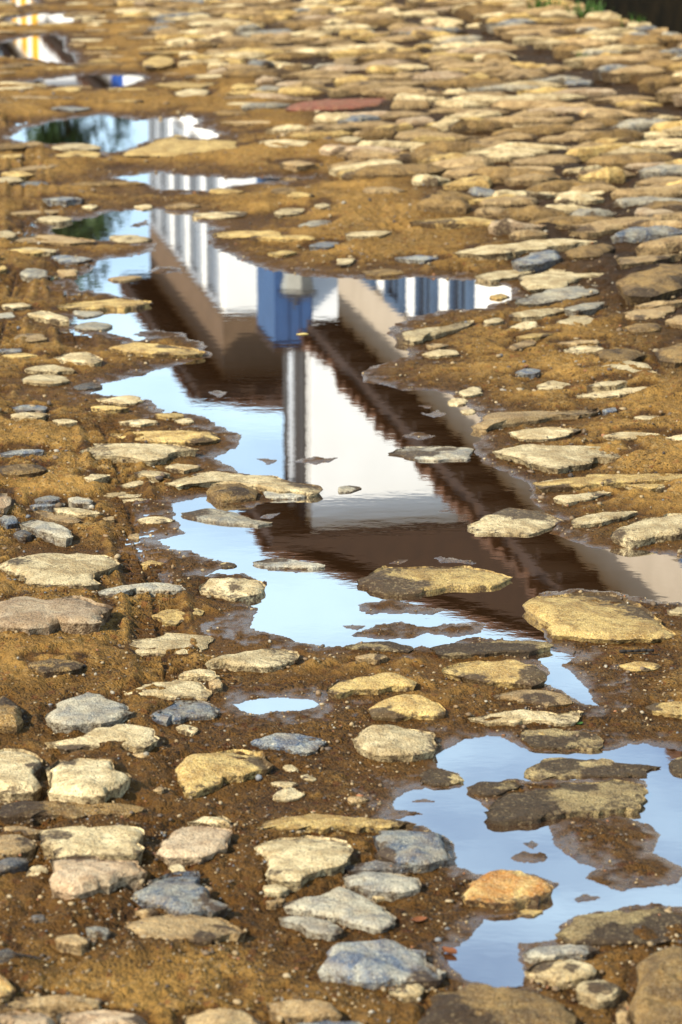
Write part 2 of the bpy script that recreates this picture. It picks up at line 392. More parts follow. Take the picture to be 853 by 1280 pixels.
 (4,'t',.020,.15,[(340,462),(370,433),(430,425),(530,422),(640,415),(648,425),(560,436),(440,450),(360,470)]),
 (4,'b',.006,.0,[(655,420),(690,413),(692,424),(660,427)]),
 (4,'c',.009,.1,[(410,480),(450,466),(540,462),(607,470),(560,486),(480,496)]),
 (4,'c',.008,.1,[(655,484),(700,474),(802,478),(760,491),(690,493)]),
 (4,'c',.005,.1,[(725,441),(760,433),(800,437),(770,446)]),
 (4,'c',.016,.08,[(390,523),(450,508),(600,505),(720,502),(752,530),(640,546),(540,569),(460,551)]),
 (4,'y',.010,.2,[(480,601),(560,588),(700,580),(870,578),(870,591),(700,600),(560,611),(490,613)]),
 (4,'g',.010,.42,[(122,526),(170,512),(250,508),(335,515),(337,540),(250,546),(180,541)]),
 (4,'c',.009,.1,[(298,376),(330,363),(360,362),(355,380),(310,389)]),
 (4,'c',.007,.1,[(265,400),(290,392),(325,393),(322,407),(280,410)]),
 (4,'c',.006,.2,[(300,422),(340,416),(342,428),(310,431)]),
 (4,'c',.007,.2,[(-5,48),(40,42),(35,60),(-5,63)]),
 (4,'b',.005,.1,[(130,44),(200,36),(262,45),(200,51)]),
 (4,'r',.030,.25,[(680,97),(760,72),(880,57),(880,108),(800,140),(700,132)]),
 (4,'r',.020,.3,[(556,32),(620,14),(690,8),(650,38),(570,43)]),
 (4,'t',.012,.2,[(690,42),(760,40),(860,33),(800,50),(700,62)]),
 (4,'r',.014,.3,[(640,273),(720,268),(762,280),(720,299),(650,294)]),
 (4,'r',.022,.25,[(780,275),(853,252),(880,255),(880,300),(800,302)]),
 (4,'t',.012,.2,[(720,161),(850,146),(870,152),(760,166)]),
 (4,'c',.008,.1,[(800,490),(853,480),(880,484),(870,496)]),
 (4,'y',.006,.2,[(700,608),(760,603),(815,606),(780,616)]),
 # zone 1
 (1,'y',.022,.25,[(300,385),(360,360),(400,335),(440,330),(470,345),(560,350),(620,358),(560,375),(480,385),(380,390)]),
 (1,'c',.010,.1,[(120,365),(180,355),(250,362),(255,370),(160,372)]),
 (1,'y',.010,.1,[(130,382),(200,374),(255,378),(250,390),(160,391)]),
 (1,'c',.009,.1,[(270,585),(330,582),(385,590),(350,601),(280,600)]),
 (1,'y',.010,.1,[(520,578),(600,572),(700,572),(705,582),(600,588),(530,590)]),
 (1,'c',.008,.1,[(675,525),(710,514),(760,516),(740,530),(690,533)]),
 (1,'g',.007,.1,[(740,556),(780,545),(830,546),(800,560),(750,562)]),
 (1,'b',.007,.1,[(755,610),(800,598),(850,600),(820,614)]),
 (1,'y',.006,.2,[(660,628),(700,620),(740,624),(700,634)]),
 (1,'c',.008,.1,[(85,540),(130,533),(185,540),(150,550),(100,550)]),
 (1,'t',.010,.2,[(30,585),(120,580),(230,592),(240,600),(130,602),(40,598)]),
 (1,'c',.008,.2,[(-5,575),(20,570),(50,578),(30,590),(-5,592)]),
 (1,'y',.006,.2,[(15,617),(70,610),(140,620),(80,630)]),
 (1,'c',.008,.1,[(630,352),(690,345),(780,350),(760,362),(680,364)]),
 (1,'c',.009,.1,[(820,345),(860,335),(900,340),(880,355)]),
 (1,'q',.022,.05,[(700,266),(760,255),(840,245),(960,238),(985,246),(940,262),(840,272),(730,276)]),
 (1,'c',.008,.1,[(330,512),(360,505),(385,512),(360,520)]),
 (1,'y',.008,.1,[(-5,428),(60,422),(90,432),(30,440)]),
 (1,'b',.008,.1,[(35,455),(90,446),(130,455),(80,464)]),
 (1,'b',.006,.1,[(95,492),(160,486),(220,492),(150,498)]),
 (1,'c',.008,.2,[(-5,440),(50,438),(60,448),(-5,454)]),
 (1,'y',.010,.1,[(380,208),(440,200),(540,205),(520,216),(430,218)]),
 (1,'c',.010,.1,[(430,228),(480,220),(530,226),(500,238),(450,240)]),
 (1,'y',.012,.1,[(350,155),(400,135),(440,150),(420,165),(370,168)]),
 (1,'y',.008,.1,[(120,222),(160,214),(210,220),(170,230)]),
 (1,'b',.007,.1,[(120,268),(180,262),(235,268),(180,275)]),
 (1,'t',.012,.1,[(800,165),(850,140),(900,138),(880,160),(830,172)]),
 (1,'c',.007,.1,[(200,512),(225,504),(245,510),(225,518)]),
 (1,'t',.008,.2,[(680,405),(740,398),(790,404),(740,412)]),
 (1,'c',.006,.1,[(780,508),(805,503),(820,510),(800,517)]),
]

# ------------------------------------------------------------------ materials
class NT:
    def __init__(self, name):
        self.m = bpy.data.materials.new(name)
        self.m.use_nodes = True
        self.n, self.l = self.m.node_tree.nodes, self.m.node_tree.links
        self.n.clear()
        self.out = self.n.new('ShaderNodeOutputMaterial')
        self.bsdf = self.n.new('ShaderNodeBsdfPrincipled')
        self.l.new(self.bsdf.outputs[0], self.out.inputs['Surface'])
        self.geo = self.n.new('ShaderNodeNewGeometry')
        self.pos = self.geo.outputs['Position']
    def put(self, sock, v):
        if hasattr(v, 'is_output'):
            self.l.new(v, sock)
        elif isinstance(v, (tuple, list)):
            sock.default_value = tuple(v) + ((1,) if len(v) == 3 and sock.type == 'RGBA' else ())
        else:
            sock.default_value = v
    def noise(self, scale, detail=4, rough=0.55, vec=None, col=False, dist=0.0):
        t = self.n.new('ShaderNodeTexNoise')
        t.inputs['Scale'].default_value = scale
        t.inputs['Detail'].default_value = detail
        t.inputs['Roughness'].default_value = rough
        t.inputs['Distortion'].default_value = dist
        self.l.new(vec or self.pos, t.inputs['Vector'])
        return t.outputs['Color' if col else 'Fac']
    def voro(self, scale, out='Distance', feature='F1', vec=None, rnd=1.0):
        t = self.n.new('ShaderNodeTexVoronoi')
        t.feature = feature
        t.inputs['Scale'].default_value = scale
        t.inputs['Randomness'].default_value = rnd
        self.l.new(vec or self.pos, t.inputs['Vector'])
        return t.outputs[out]
    def rng(self, v, a, b, c=0.0, d=1.0, smooth=False):
        t = self.n.new('ShaderNodeMapRange')
        if smooth: t.interpolation_type = 'SMOOTHSTEP'
        self.put(t.inputs['Value'], v)
        for k, x in zip(('From Min', 'From Max', 'To Min', 'To Max'), (a, b, c, d)):
            self.put(t.inputs[k], x)
        return t.outputs['Result']
    def math(self, op, a, b=0.5, clamp=False):
        t = self.n.new('ShaderNodeMath'); t.operation = op; t.use_clamp = clamp
        self.put(t.inputs[0], a); self.put(t.inputs[1], b)
        return t.outputs[0]
    def mix(self, f, a, b, mode='MIX'):
        t = self.n.new('ShaderNodeMix'); t.data_type = 'RGBA'; t.blend_type = mode
        self.put(t.inputs['Factor'], f); self.put(t.inputs['A'], a); self.put(t.inputs['B'], b)
        return t.outputs['Result']
    def attr(self, name, out='Fac'):
        t = self.n.new('ShaderNodeAttribute'); t.attribute_name = name
        return t.outputs[out]
    def sep(self, v, i):
        t = self.n.new('ShaderNodeSeparateXYZ'); self.put(t.inputs[0], v)
        return t.outputs[i]
    def obrand(self):
        return self.n.new('ShaderNodeObjectInfo').outputs['Random']
    def bump(self, h, strength=0.5, dist=0.01, prev=None):
        t = self.n.new('ShaderNodeBump')
        self.put(t.inputs['Strength'], strength)
        t.inputs['Distance'].default_value = dist
        self.put(t.inputs['Height'], h)
        if prev is not None: self.l.new(prev, t.inputs['Normal'])
        return t.outputs['Normal']
    def done(self, col, rough=0.8, normal=None, spec=0.4):
        b = self.bsdf
        self.put(b.inputs['Base Color'], col)
        self.put(b.inputs['Roughness'], rough)
        self.put(b.inputs['Specular IOR Level'], spec)
        if normal is not None: self.l.new(normal, b.inputs['Normal'])
        return self.m

def mat_ground():
    t = NT('sandy_mud')
    wet = t.attr('wet'); film = t.attr('film')
    big = t.noise(2.6, 5, 0.6); mid = t.noise(16, 4, 0.6); fine = t.noise(420, 2, 0.6)
    sand = t.mix(t.rng(big, .35, .65), (0.370, 0.202, 0.050), (0.220, 0.112, 0.025))
    sand = t.mix(t.rng(mid, .42, .66, 0, .7), sand, (0.440, 0.250, 0.066))
    sand = t.mix(t.rng(t.noise(55, 3, .6), .51, .66, 0, .58), sand, (0.055, 0.027, 0.008))
    sand = t.mix(t.rng(fine, .3, .7, 0, .45), sand, (0.055, 0.028, 0.009))
    # grains: every Voronoi cell is one grain of sand or grit
    vc = t.voro(230, 'Color'); g = t.sep(vc, 0); g2 = t.sep(vc, 1)
    patchy = t.rng(t.noise(7, 3, .6), .40, .65, .15, 1.0)
    sand = t.mix(t.math('MULTIPLY', patchy, t.rng(g, .82, .92, 0, .8)), sand, (0.36, 0.25, 0.11))
    sand = t.mix(t.rng(g2, .82, .92, 0, .8), sand, (0.026, 0.016, 0.009))
    vb = t.voro(90, 'Color'); g3 = t.sep(vb, 0)
    sand = t.mix(t.math('MULTIPLY', patchy, t.rng(g3, .90, .95, 0, .6)), sand, (0.32, 0.22, 0.10))
    sand = t.mix(t.rng(t.sep(vb, 1), .93, .97, 0, .6), sand, (0.19, 0.065, 0.022))
    silt = t.rng(t.noise(3.3, 4, .55), .44, .70, smooth=True)
    sand = t.mix(t.math('MULTIPLY', silt, .5), sand, (0.330, 0.185, 0.048))
    sand = t.mix(t.math('MULTIPLY', t.attr('soil'), t.rng(t.noise(9, 4, .6), .35, .6, .55, .95)), sand, (0.070, 0.042, 0.018))
    wetc = t.mix(1.0, sand, (0.30, 0.245, 0.185), 'MULTIPLY')
    col = t.mix(wet, sand, wetc)
    col = t.mix(t.math('MULTIPLY', film, .2), col, (0.10, 0.08, 0.065))
    h = t.math('ADD', t.math('MULTIPLY', t.voro(230), -.6), t.math('MULTIPLY', fine, .5))
    calm = t.math('MULTIPLY', t.rng(film, 0, 1, 1.0, .12), t.rng(silt, 0, 1, 1.0, .6))
    n = t.bump(t.noise(60, 4, .6), t.math('MULTIPLY', calm, .75), .015)
    n = t.bump(h, t.math('MULTIPLY', calm, .95), .0060, n)
    rough = t.rng(wet, 0, 1, .95, .62)
    rough = t.math('SUBTRACT', rough, t.math('MULTIPLY', film, .50))
    return t.done(col, rough, n, t.rng(film, 0, 1, .12, 1.0))

STONE_COL = {  # light, dark, fleck
 'c': ((0.66, 0.54, 0.325), (0.37, 0.275, 0.145), (0.15, 0.105, 0.055)),
 'y': ((0.60, 0.43, 0.175), (0.32, 0.200, 0.070), (0.12, 0.075, 0.030)),
 'p': ((0.50, 0.385, 0.255), (0.32, 0.215, 0.130), (0.16, 0.105, 0.065)),
 'b': ((0.28, 0.275, 0.235), (0.060, 0.088, 0.135), (0.085, 0.095, 0.110)),
 'g': ((0.42, 0.375, 0.275), (0.19, 0.185, 0.165), (0.10, 0.095, 0.080)),
 't': ((0.42, 0.295, 0.150), (0.25, 0.160, 0.075), (0.085, 0.060, 0.038)),
 'r': ((0.33, 0.205, 0.078), (0.125, 0.070, 0.026), (0.42, 0.300, 0.140)),
 'm': ((0.54, 0.41, 0.20), (0.27, 0.190, 0.090), (0.09, 0.065, 0.038)),
 'o': ((0.50, 0.36, 0.150), (0.34, 0.150, 0.045), (0.09, 0.038, 0.015)),
 'd': ((0.085, 0.088, 0.095), (0.035, 0.040, 0.048), (0.14, 0.125, 0.10)),
 'q': ((0.19, 0.055, 0.036), (0.12, 0.034, 0.024), (0.20, 0.10, 0.07)),
}
def mat_stone(k):
    light, dark, fleck = STONE_COL[k]
    t = NT('stone_' + {'c':'cream','y':'ochre','p':'rosy','b':'slate_blue','g':'grey','t':'tan','r':'rough_brown','m':'muddied','o':'orange','d':'dark','q':'brick_red'}[k])
    mud = t.attr('mud'); rnd = t.obrand()
    off = t.n.new('ShaderNodeVectorMath'); off.operation = 'ADD'
    t.l.new(t.pos, off.inputs[0])
    cmb = t.n.new('ShaderNodeCombineXYZ'); t.put(cmb.inputs[2], t.math('MULTIPLY', rnd, 9.0)); t.l.new(cmb.outputs[0], off.inputs[1])
    v = off.outputs[0]
    a = t.noise(18 if k != 'b' else 26, 6, .62, v, dist=.6); b = t.noise(75, 4, .65, v); c = t.noise(330, 3, .6, v)
    col = t.mix(t.rng(a, .40, .60), light, dark)
    col = t.mix(t.rng(b, .55, .72, 0, .75), col, fleck)
    col = t.mix(t.rng(c, .53, .66, 0, .75), col, (0.050, 0.034, 0.020))
    col = t.mix(t.rng(c, .46, .30, 0, .5), col, (0.60, 0.52, 0.36))
    # weathering pits
    pv = t.voro(120, vec=v)
    col = t.mix(t.rng(pv, .05, .22, .55, 0), col, (0.045, 0.030, 0.018))
    vary = t.rng(rnd, 0, 1, .80, 1.28)
    hs = t.n.new('ShaderNodeHueSaturation')
    t.put(hs.inputs['Value'], vary); t.put(hs.inputs['Color'], col)
    t.put(hs.inputs['Saturation'], 1.08)
    col = hs.outputs[0]
    col = t.mix(t.rng(t.noise(30, 5, .65), .42, .72, .0, .45), col, (0.24, 0.150, 0.062))
    vg = t.sep(t.voro(220, 'Color'), 0)
    mudc = t.mix(t.noise(45, 4, .6), (0.066, 0.034, 0.012), (0.026, 0.014, 0.007))
    mudc = t.mix(t.rng(vg, .84, .92, 0, .6), mudc, (0.24, 0.17, 0.085))
    edge = t.math('ADD', mud, t.math('MULTIPLY', t.math('SUBTRACT', t.noise(85, 6, .72), .5), 1.5))
    mk = t.rng(edge, .40, .74, 0, .92, smooth=True)
    col = t.mix(mk, col, mudc)
    rr = 1.9 if k in 'rm' else 1.0
    n = t.bump(a, .5 * rr, .022)
    n = t.bump(b, .6 * rr, .010, n)
    n = t.bump(t.math('ADD', c, t.math('MULTIPLY', t.rng(pv, .0, .3), .4)), .6 * rr, .0042, n)
    return t.done(col, t.rng(mk, 0, 1, .80, .66), n, .3)

def mat_water():
    t = NT('puddle_water')
    t.n.remove(t.bsdf)
    mp = t.n.new('ShaderNodeMapping'); mp.inputs['Scale'].default_value = (1.0, 1.6, 1.0)
    t.l.new(t.pos, mp.inputs['Vector'])
    nn = t.bump(t.noise(14, 2, .5, mp.outputs[0]), 1.0, .00006)
    nn = t.bump(t.noise(70, 2, .5, mp.outputs[0]), 1.0, .000012, nn)
    dif = t.n.new('ShaderNodeBsdfDiffuse')
    t.put(dif.inputs['Color'], t.mix(t.noise(7, 4, .6), (0.060, 0.026, 0.009), (0.038, 0.018, 0.008)))
    gl = t.n.new('ShaderNodeBsdfGlossy'); gl.inputs['Roughness'].default_value = 0.0
    gl.inputs['Color'].default_value = (0.97, 0.98, 1.0, 1)
    t.l.new(nn, gl.inputs['Normal'])
    fr = t.n.new('ShaderNodeFresnel'); fr.inputs['IOR'].default_value = 1.33
    fac = t.rng(fr.outputs[0], .04, .45, .60, .98)
    ms = t.n.new('ShaderNodeMixShader')
    t.put(ms.inputs[0], fac); t.l.new(dif.outputs[0], ms.inputs[1]); t.l.new(gl.outputs[0], ms.inputs[2])
    t.l.new(ms.outputs[0], t.out.inputs['Surface'])
    return t.m

def mat_plain(name, col, col2=None, scale=6, rough=.8, bump=.2, bscale=60, bdist=.005, spec=.3):
    t = NT(name)
    c = t.mix(t.rng(t.noise(scale, 5, .6), .35, .7), col, col2 or tuple(x * .75 for x in col))
    n = t.bump(t.noise(bscale, 4, .6), bump, bdist)
    return t.done(c, rough, n, spec)

def mat_pebble():
    t = NT('grit')
    col = t.attr('tint', 'Color')
    col = t.mix(t.rng(t.noise(300, 3, .6), .35, .7, 0, .5), col, (0.12, 0.08, 0.045))
    return t.done(col, .7, t.bump(t.noise(500, 2), .4, .001), .4)

M_GROUND = mat_ground()
M_STONE = {k: mat_stone(k) for k in STONE_COL}
M_WATER = mat_water()
M_PEB = mat_pebble()
M_LIME = mat_plain('limewash', (0.86, 0.85, 0.83), (0.78, 0.77, 0.74), 1.2, .9, .25, 30)
M_PLINTH = mat_plain('near_black_plinth', (0.012, 0.009, 0.005), (0.004, 0.004, 0.003), 9, .95, .6, 40, .01, spec=.04)  # near-black, lightly mottled all over
M_BLUE = mat_plain('blue_paint', (0.036, 0.090, 0.215), (0.028, 0.070, 0.17), 5, .5, .1)
M_DOOR = mat_plain('slate_door_paint', (0.05, 0.09, 0.16), None, 5, .6, .1)
M_DEEPBLUE = mat_plain('deep_blue_paint', (0.008, 0.07, 0.36), None, 5, .5, .1)
M_YELLOW = mat_plain('yellow_paint', (0.75, 0.42, 0.02), (0.68, 0.36, 0.02), 5, .5, .1)
M_GREYP = mat_plain('grey_paint', (0.36, 0.39, 0.43), (0.28, 0.30, 0.34), 5, .6, .1)
M_WOOD = mat_plain('dark_wood', (0.045, 0.022, 0.010), (0.028, 0.014, 0.007), 8, .7, .3)
M_TILE = mat_plain('clay_tile', (0.12, 0.055, 0.028), (0.06, 0.034, 0.022), 4, .85, .3)
M_EAVE_SHADE = mat_plain('tan_eave_shade', (0.44, 0.37, 0.29), (0.36, 0.30, 0.23), 2, .9, .2)  # tan tone that paints eave shade on a white wall
M_BROWN_SHADE = mat_plain('brown_eave_shade', (0.15, 0.095, 0.055), (0.11, 0.07, 0.04), 3, .8, .3)  # brown tone for painted shade below the eaves
M_PANE = mat_plain('dark_pane', (0.012, 0.014, 0.02), None, 3, .15, .0, spec=.5)
M_IRON = mat_plain('iron', (0.03, 0.03, 0.032), None, 8, .6, .2)
M_LANTERN = mat_plain('frosted_glass', (0.42, 0.42, 0.38), None, 8, .3, .05)
M_BARK = mat_plain('bark', (0.09, 0.06, 0.035), None, 8, .9, .5)
M_LEAF = mat_plain('leaves', (0.035, 0.070, 0.014), (0.018, 0.040, 0.008), 2, .6, .1)
M_GRASS = mat_plain('grass_green', (0.032, 0.095, 0.009), (0.045, 0.095, 0.013), 20, .6, .1)
M_DRY = mat_plain('dry_leaf', (0.20, 0.065, 0.018), (0.10, 0.035, 0.012), 60, .7, .2)
M_DRY2 = mat_plain('yellow_leaf', (0.62, 0.48, 0.16), (0.45, 0.32, 0.10), 60, .6, .2)
M_TWIG = mat_plain('charred_twig', (0.020, 0.016, 0.014), None, 40, .8, .4)

# ------------------------------------------------------------------ mesh helpers
def mesh_np(name, V, F, mat, smooth=True):
    """V (n,3) array, F (m,4) or (m,3) array"""
    me = bpy.data.meshes.new(name)
    V = np.asarray(V, np.float32); F = np.asarray(F, np.int32)
    k = F.shape[1]
    me.vertices.add(len(V)); me.vertices.foreach_set('co', V.ravel())
    me.loops.add(F.size); me.loops.foreach_set('vertex_index', F.ravel())
    me.polygons.add(len(F))
    me.polygons.foreach_set('loop_start', np.arange(0, F.size, k, dtype=np.int32))
    me.polygons.foreach_set('loop_total', np.full(len(F), k, np.int32))
    me.polygons.foreach_set('use_smooth', np.full(len(F), smooth))
    me.update(calc_edges=True)
    me.materials.append(mat)
    return me

def fattr(me, name, arr):
    a = me.attributes.new(name, 'FLOAT', 'POINT')
    a.data.foreach_set('value', np.asarray(arr, np.float32).ravel())

def link(name, me, parent=None, label=None, cat=None, group=None, kind=None):
    o = bpy.data.objects.new(name, me)
    COL.objects.link(o)
    if parent is not None: o.parent = parent
    if label: o['label'] = label
    if cat: o['category'] = cat
    if group: o['group'] = group
    if kind: o['kind'] = kind
    return o

class MB:
    def __init__(self): self.v = []; self.f = []
    def box(self, pts8):
        b = len(self.v); self.v += pts8
        self.f += [tuple(b + i for i in q) for q in ((0,3,2,1),(4,5,6,7),(0,1,5,4),(1,2,6,5),(2,3,7,6),(3,0,4,7))]
    def sbox(self, s0, s1, d0, d1, z0, z1):
        P = [(s0,d0),(s0,d1),(s1,d1),(s1,d0)]
        self.box([st(*p) + (z0,) for p in P] + [st(*p) + (z1,) for p in P])
    def tube(self, a, b, r0, r1, n=8):
        a = Vector(a); b = Vector(b); ax = (b - a).normalized()
        u = ax.orthogonal().normalized(); w = ax.cross(u)
        k = len(self.v)
        for c, r in ((a, r0), (b, r1)):
            for i in range(n):
                t = 2 * math.pi * i / n
                self.v.append(tuple(c + u * (r * math.cos(t)) + w * (r * math.sin(t))))
        for i in range(n):
            j = (i + 1) % n
            self.f.append((k + i, k + j, k + n + j, k + n + i))
        self.f.append(tuple(k + i for i in reversed(range(n)))); self.f.append(tuple(k + n + i for i in range(n)))
    def build(self, name, mat, parent=None, smooth=False, **kw):
        me = bpy.data.meshes.new(name); me.from_pydata(self.v, [], self.f); me.update()
        me.materials.append(mat)
        if smooth: me.polygons.foreach_set('use_smooth', [True] * len(me.polygons))
        return link(name, me, parent, **kw)

def empty(name, loc, label, cat, group=None):
    o = bpy.data.objects.new(name, None); COL.objects.link(o)
    o.location = (0, 0, 0)
    o['label'] = label; o['category'] = cat
    if group: o['group'] = group
    return o

# ------------------------------------------------------------------ terrain
P_W = [[ground_at(*p) for p in zpx(z, pts)] for z, pts, _ in PUDDLES]
I_W = [[ground_at(*p) for p in zpx(z, pts)] for z, pts in ISLANDS]
TRACKS = [([(20,150),(60,280),(110,480),(155,620),(190,740),(215,880)], .050),
          ([(395,222),(470,275),(575,345)], .060),
          ([(30,170),(30,300),(-20,520)], .055)]
T_W = [([ground_at(*p) for p in pts], w) for pts, w in TRACKS]
KERB_D = 4.0

def water_sd(X, Y):
    sc = np.clip(Y / 5.0, .7, 3.0)
    wx = X + sc * (.010 * fbm(X * 22, Y * 22, 5, 4, .62))
    wy = Y + sc * (.030 * fbm(X * 18, Y * 9, 9, 4, .62))
    sd = np.full(X.shape, 9.0)
    for P in P_W:
        A = np.array(P); lo = A.min(0) - .6; hi = A.max(0) + .6
        m = (wx > lo[0]) & (wx < hi[0]) & (wy > lo[1]) & (wy < hi[1])
        if m.any():
            sd[m] = np.minimum(sd[m], poly_sd(wx[m], wy[m], P))
    for P in I_W:
        A = np.array(P); lo = A.min(0) - .3; hi = A.max(0) + .3
        m = (wx > lo[0]) & (wx < hi[0]) & (wy > lo[1]) & (wy < hi[1])
        if m.any():
            sd[m] = np.maximum(sd[m], -poly_sd(wx[m], wy[m], P))
    return sd

def terrain(X, Y, attrs=False):
    X = np.asarray(X, float); Y = np.asarray(Y, float)
    sd = water_sd(X, Y)
    D = X * SR[0] + Y * SR[1]
    fine = .0085 * fbm(X * 42, Y * 42, 21, 4, .6)
    med = .020 * fbm(X * 5.5, Y * 5.5, 31, 4, .55)
    a = np.clip(sd, 0, None)
    land = .0008 + .075 * np.minimum(a, .075) + .020 * sstep(.10, .5, a) + med * sstep(.0, .22, a) + fine * (.22 + .78 * sstep(0, .10, a))
    land = np.maximum(land, .0008 + .0002 * a + np.minimum(a, .02) * .03)
    bed = -np.minimum(.10 * (-sd), .02) - .0006
    z = np.where(sd > 0, land, bed)
    # tyre tracks pressed into the mud
    tr = np.zeros_like(z)
    for P, w in T_W:
        acc = 0.0
        for (ax, ay), (bx, by) in zip(P[:-1], P[1:]):
            ex, ey = bx - ax, by - ay; L = math.hypot(ex, ey)
            t = ((X - ax) * ex + (Y - ay) * ey) / L
            q = ((X - ax) * -ey + (Y - ay) * ex) / L
            m = (t >= 0) & (t <= L) & (np.abs(q) < w * 1.6)
            if m.any():
                prof = 1 - sstep(w * .75, w * 1.1, np.abs(q[m]))
                rim = np.exp(-((np.abs(q[m]) - w * 1.25) / (w * .2)) ** 2)
                ph = (t[m] + acc) / .034 + np.where(q[m] > 0, .5, 0) + np.abs(q[m]) * 9
                lug = sstep(.25, .5, np.abs((ph % 1) - .5) * 2) * (np.abs(q[m]) > w * .12)
                worn = sstep(-.25, .15, fbm(X[m] * 2.2, Y[m] * 2.2, 77, 2))
                tr[m] = (prof * (-.013 + .011 * lug) + .007 * rim) * worn
            acc += L
    z = z + tr * sstep(.02, .10, sd)
    # the ground creeps up towards the pavement
    z = z + .05 * sstep(2.2, 3.9, D) + .05 * (D > KERB_D + .05) * 0
    if not attrs: return z
    wet = 1 - sstep(.0, .020, z) * sstep(.015, .12 , a)
    zone = sstep(row_y(800), row_y(1010), Y) * 0 + (1 - sstep(row_y(960), row_y(760), Y)) * .95
    zone = zone * sstep(-.45, .25, fbm(X * 3, Y * 3, 55, 3) + .15)
    gen = .25 * sstep(-.1, .4, fbm(X * 1.6, Y * 1.6, 65, 3))
    near = .92 * (1 - sstep(.03, .18, a + .12 * fbm(X * 6, Y * 6, 45, 3)))
    bank = 1.0 * sstep(2.1, 2.5, D)
    soil = sstep(2.15, 2.6, D)
    wet = np.clip(np.maximum.reduce([wet, zone, gen, near, bank]), 0, 1)
    film = 1 - sstep(.0010, .0036, np.where(sd > 0, z, 0))
    film = np.where(sd > .09, 0, film) * sstep(-.45, .05, fbm(X * 26, Y * 26, 67, 3))
    return z, wet, film, soil

def build_ground():
    py = np.concatenate([np.linspace(1330, 900, 330), np.linspace(898.5, 300, 460), np.linspace(298.5, -40, 200)])
    ys = np.array([row_y(p) for p in py])
    ys = np.concatenate([[-400, -60, -12, -3, 1.0, 2.2, 2.8], ys, [26, 34, 50, 90, 200, 600, 1500]])
    ss = np.concatenate([[-260, -90, -30, -12, -6, -3.2, -2.2, -1.7, -1.4], np.linspace(-1.24, 1.24, 560), [1.4, 1.7, 2.2, 3.2, 6, 12, 30, 90, 260]])
    hw = np.clip(ys, 2.9, 60) * 426.5 / FPX / math.cos(PITCH) * 1.03
    S, YY = np.meshgrid(ss, ys)
    X = S * hw[:, None]; Y = YY.copy()
    shp = X.shape; R0, C0 = shp
    z, wet, film, soil = terrain(X.ravel(), Y.ravel(), True)
    dd = (X * SR[0] + Y * SR[1]).ravel()
    Xr, Yr = X.ravel(), Y.ravel()
    for zn, kind, H, mud, pts in STONES:
        P = np.array([ground_at(*p, .012) for p in zpx(zn, pts)]); c = P.mean(0); P = c + (P - c) * .97
        w = .010 * np.clip(c[1] / 5, .8, 2.2)
        lo = P.min(0) - 4 * w; hi = P.max(0) + 4 * w
        i0, i1 = np.searchsorted(ys, [lo[1], hi[1]])
        if i1 <= i0: continue
        sub = (slice(i0, i1), slice(None))
        xs_, ys_ = X[sub], Y[sub]
        m = (xs_ > lo[0]) & (xs_ < hi[0])
        if not m.any(): continue
        sdv = poly_sd(xs_[m], ys_[m], P)
        ring = 1 - sstep(w * .6, w * 2.6, np.abs(sdv) + w * .8 * fbm(xs_[m] * 60, ys_[m] * 60, 201, 2))
        idx = (np.arange(R0 * C0).reshape(R0, C0)[sub])[m]
        dry = z[idx] > .004
        z[idx] = np.where(dry, np.maximum(z[idx] - .008 * ring, .0012), z[idx])
        wet[idx] = np.maximum(wet[idx], 1.0 * ring)  # damp ring whose dark tone also paints shade around the stone's foot
    z = np.where((dd > 5.4) | (np.abs(X.ravel()) > 40), np.minimum(z, .03), z)
    V = np.stack([X.ravel(), Y.ravel(), z], 1)
    R, C = shp
    i = np.arange(R * C).reshape(R, C)
    F = np.stack([i[:-1, :-1], i[:-1, 1:], i[1:, 1:], i[1:, :-1]], -1).reshape(-1, 4)
    me = mesh_np('road', V, F, M_GROUND)
    fattr(me, 'wet', wet); fattr(me, 'film', film); fattr(me, 'soil', soil)
    return link('road', me, kind='structure', label='sandy unpaved road with scattered half buried stones')

ROAD = build_ground()

# water sheets, each a hair apart in level
for k, ((zn, pts, lab), P) in enumerate(zip(PUDDLES, P_W)):
    A = np.array(P); c = A.mean(0)
    lo = A.min(0) - .07 * max(1, c[1] / 6); hi = A.max(0) + .07 * max(1, c[1] / 6)
    nx = 90; ny = 140
    gx, gy = np.meshgrid(np.linspace(lo[0], hi[0], nx), np.linspace(lo[1], hi[1], ny))
    sd = poly_sd(gx, gy, P)
    keep = sd < .045 * np.clip(gy / 5, .8, 2.6)
    idx = np.arange(nx * ny).reshape(ny, nx)
    q = keep[:-1, :-1] | keep[:-1, 1:] | keep[1:, 1:] | keep[1:, :-1]
    F = np.stack([idx[:-1, :-1], idx[:-1, 1:], idx[1:, 1:], idx[1:, :-1]], -1)[q]
    used = np.unique(F); mp = np.full(nx * ny, -1); mp[used] = np.arange(len(used))
    V = np.stack([gx.ravel(), gy.ravel(), np.full(nx * ny, -.00012 * k)], 1)[used]
    link('puddle', mesh_np('puddle', V, mp[F], M_WATER), kind='structure', label=lab)

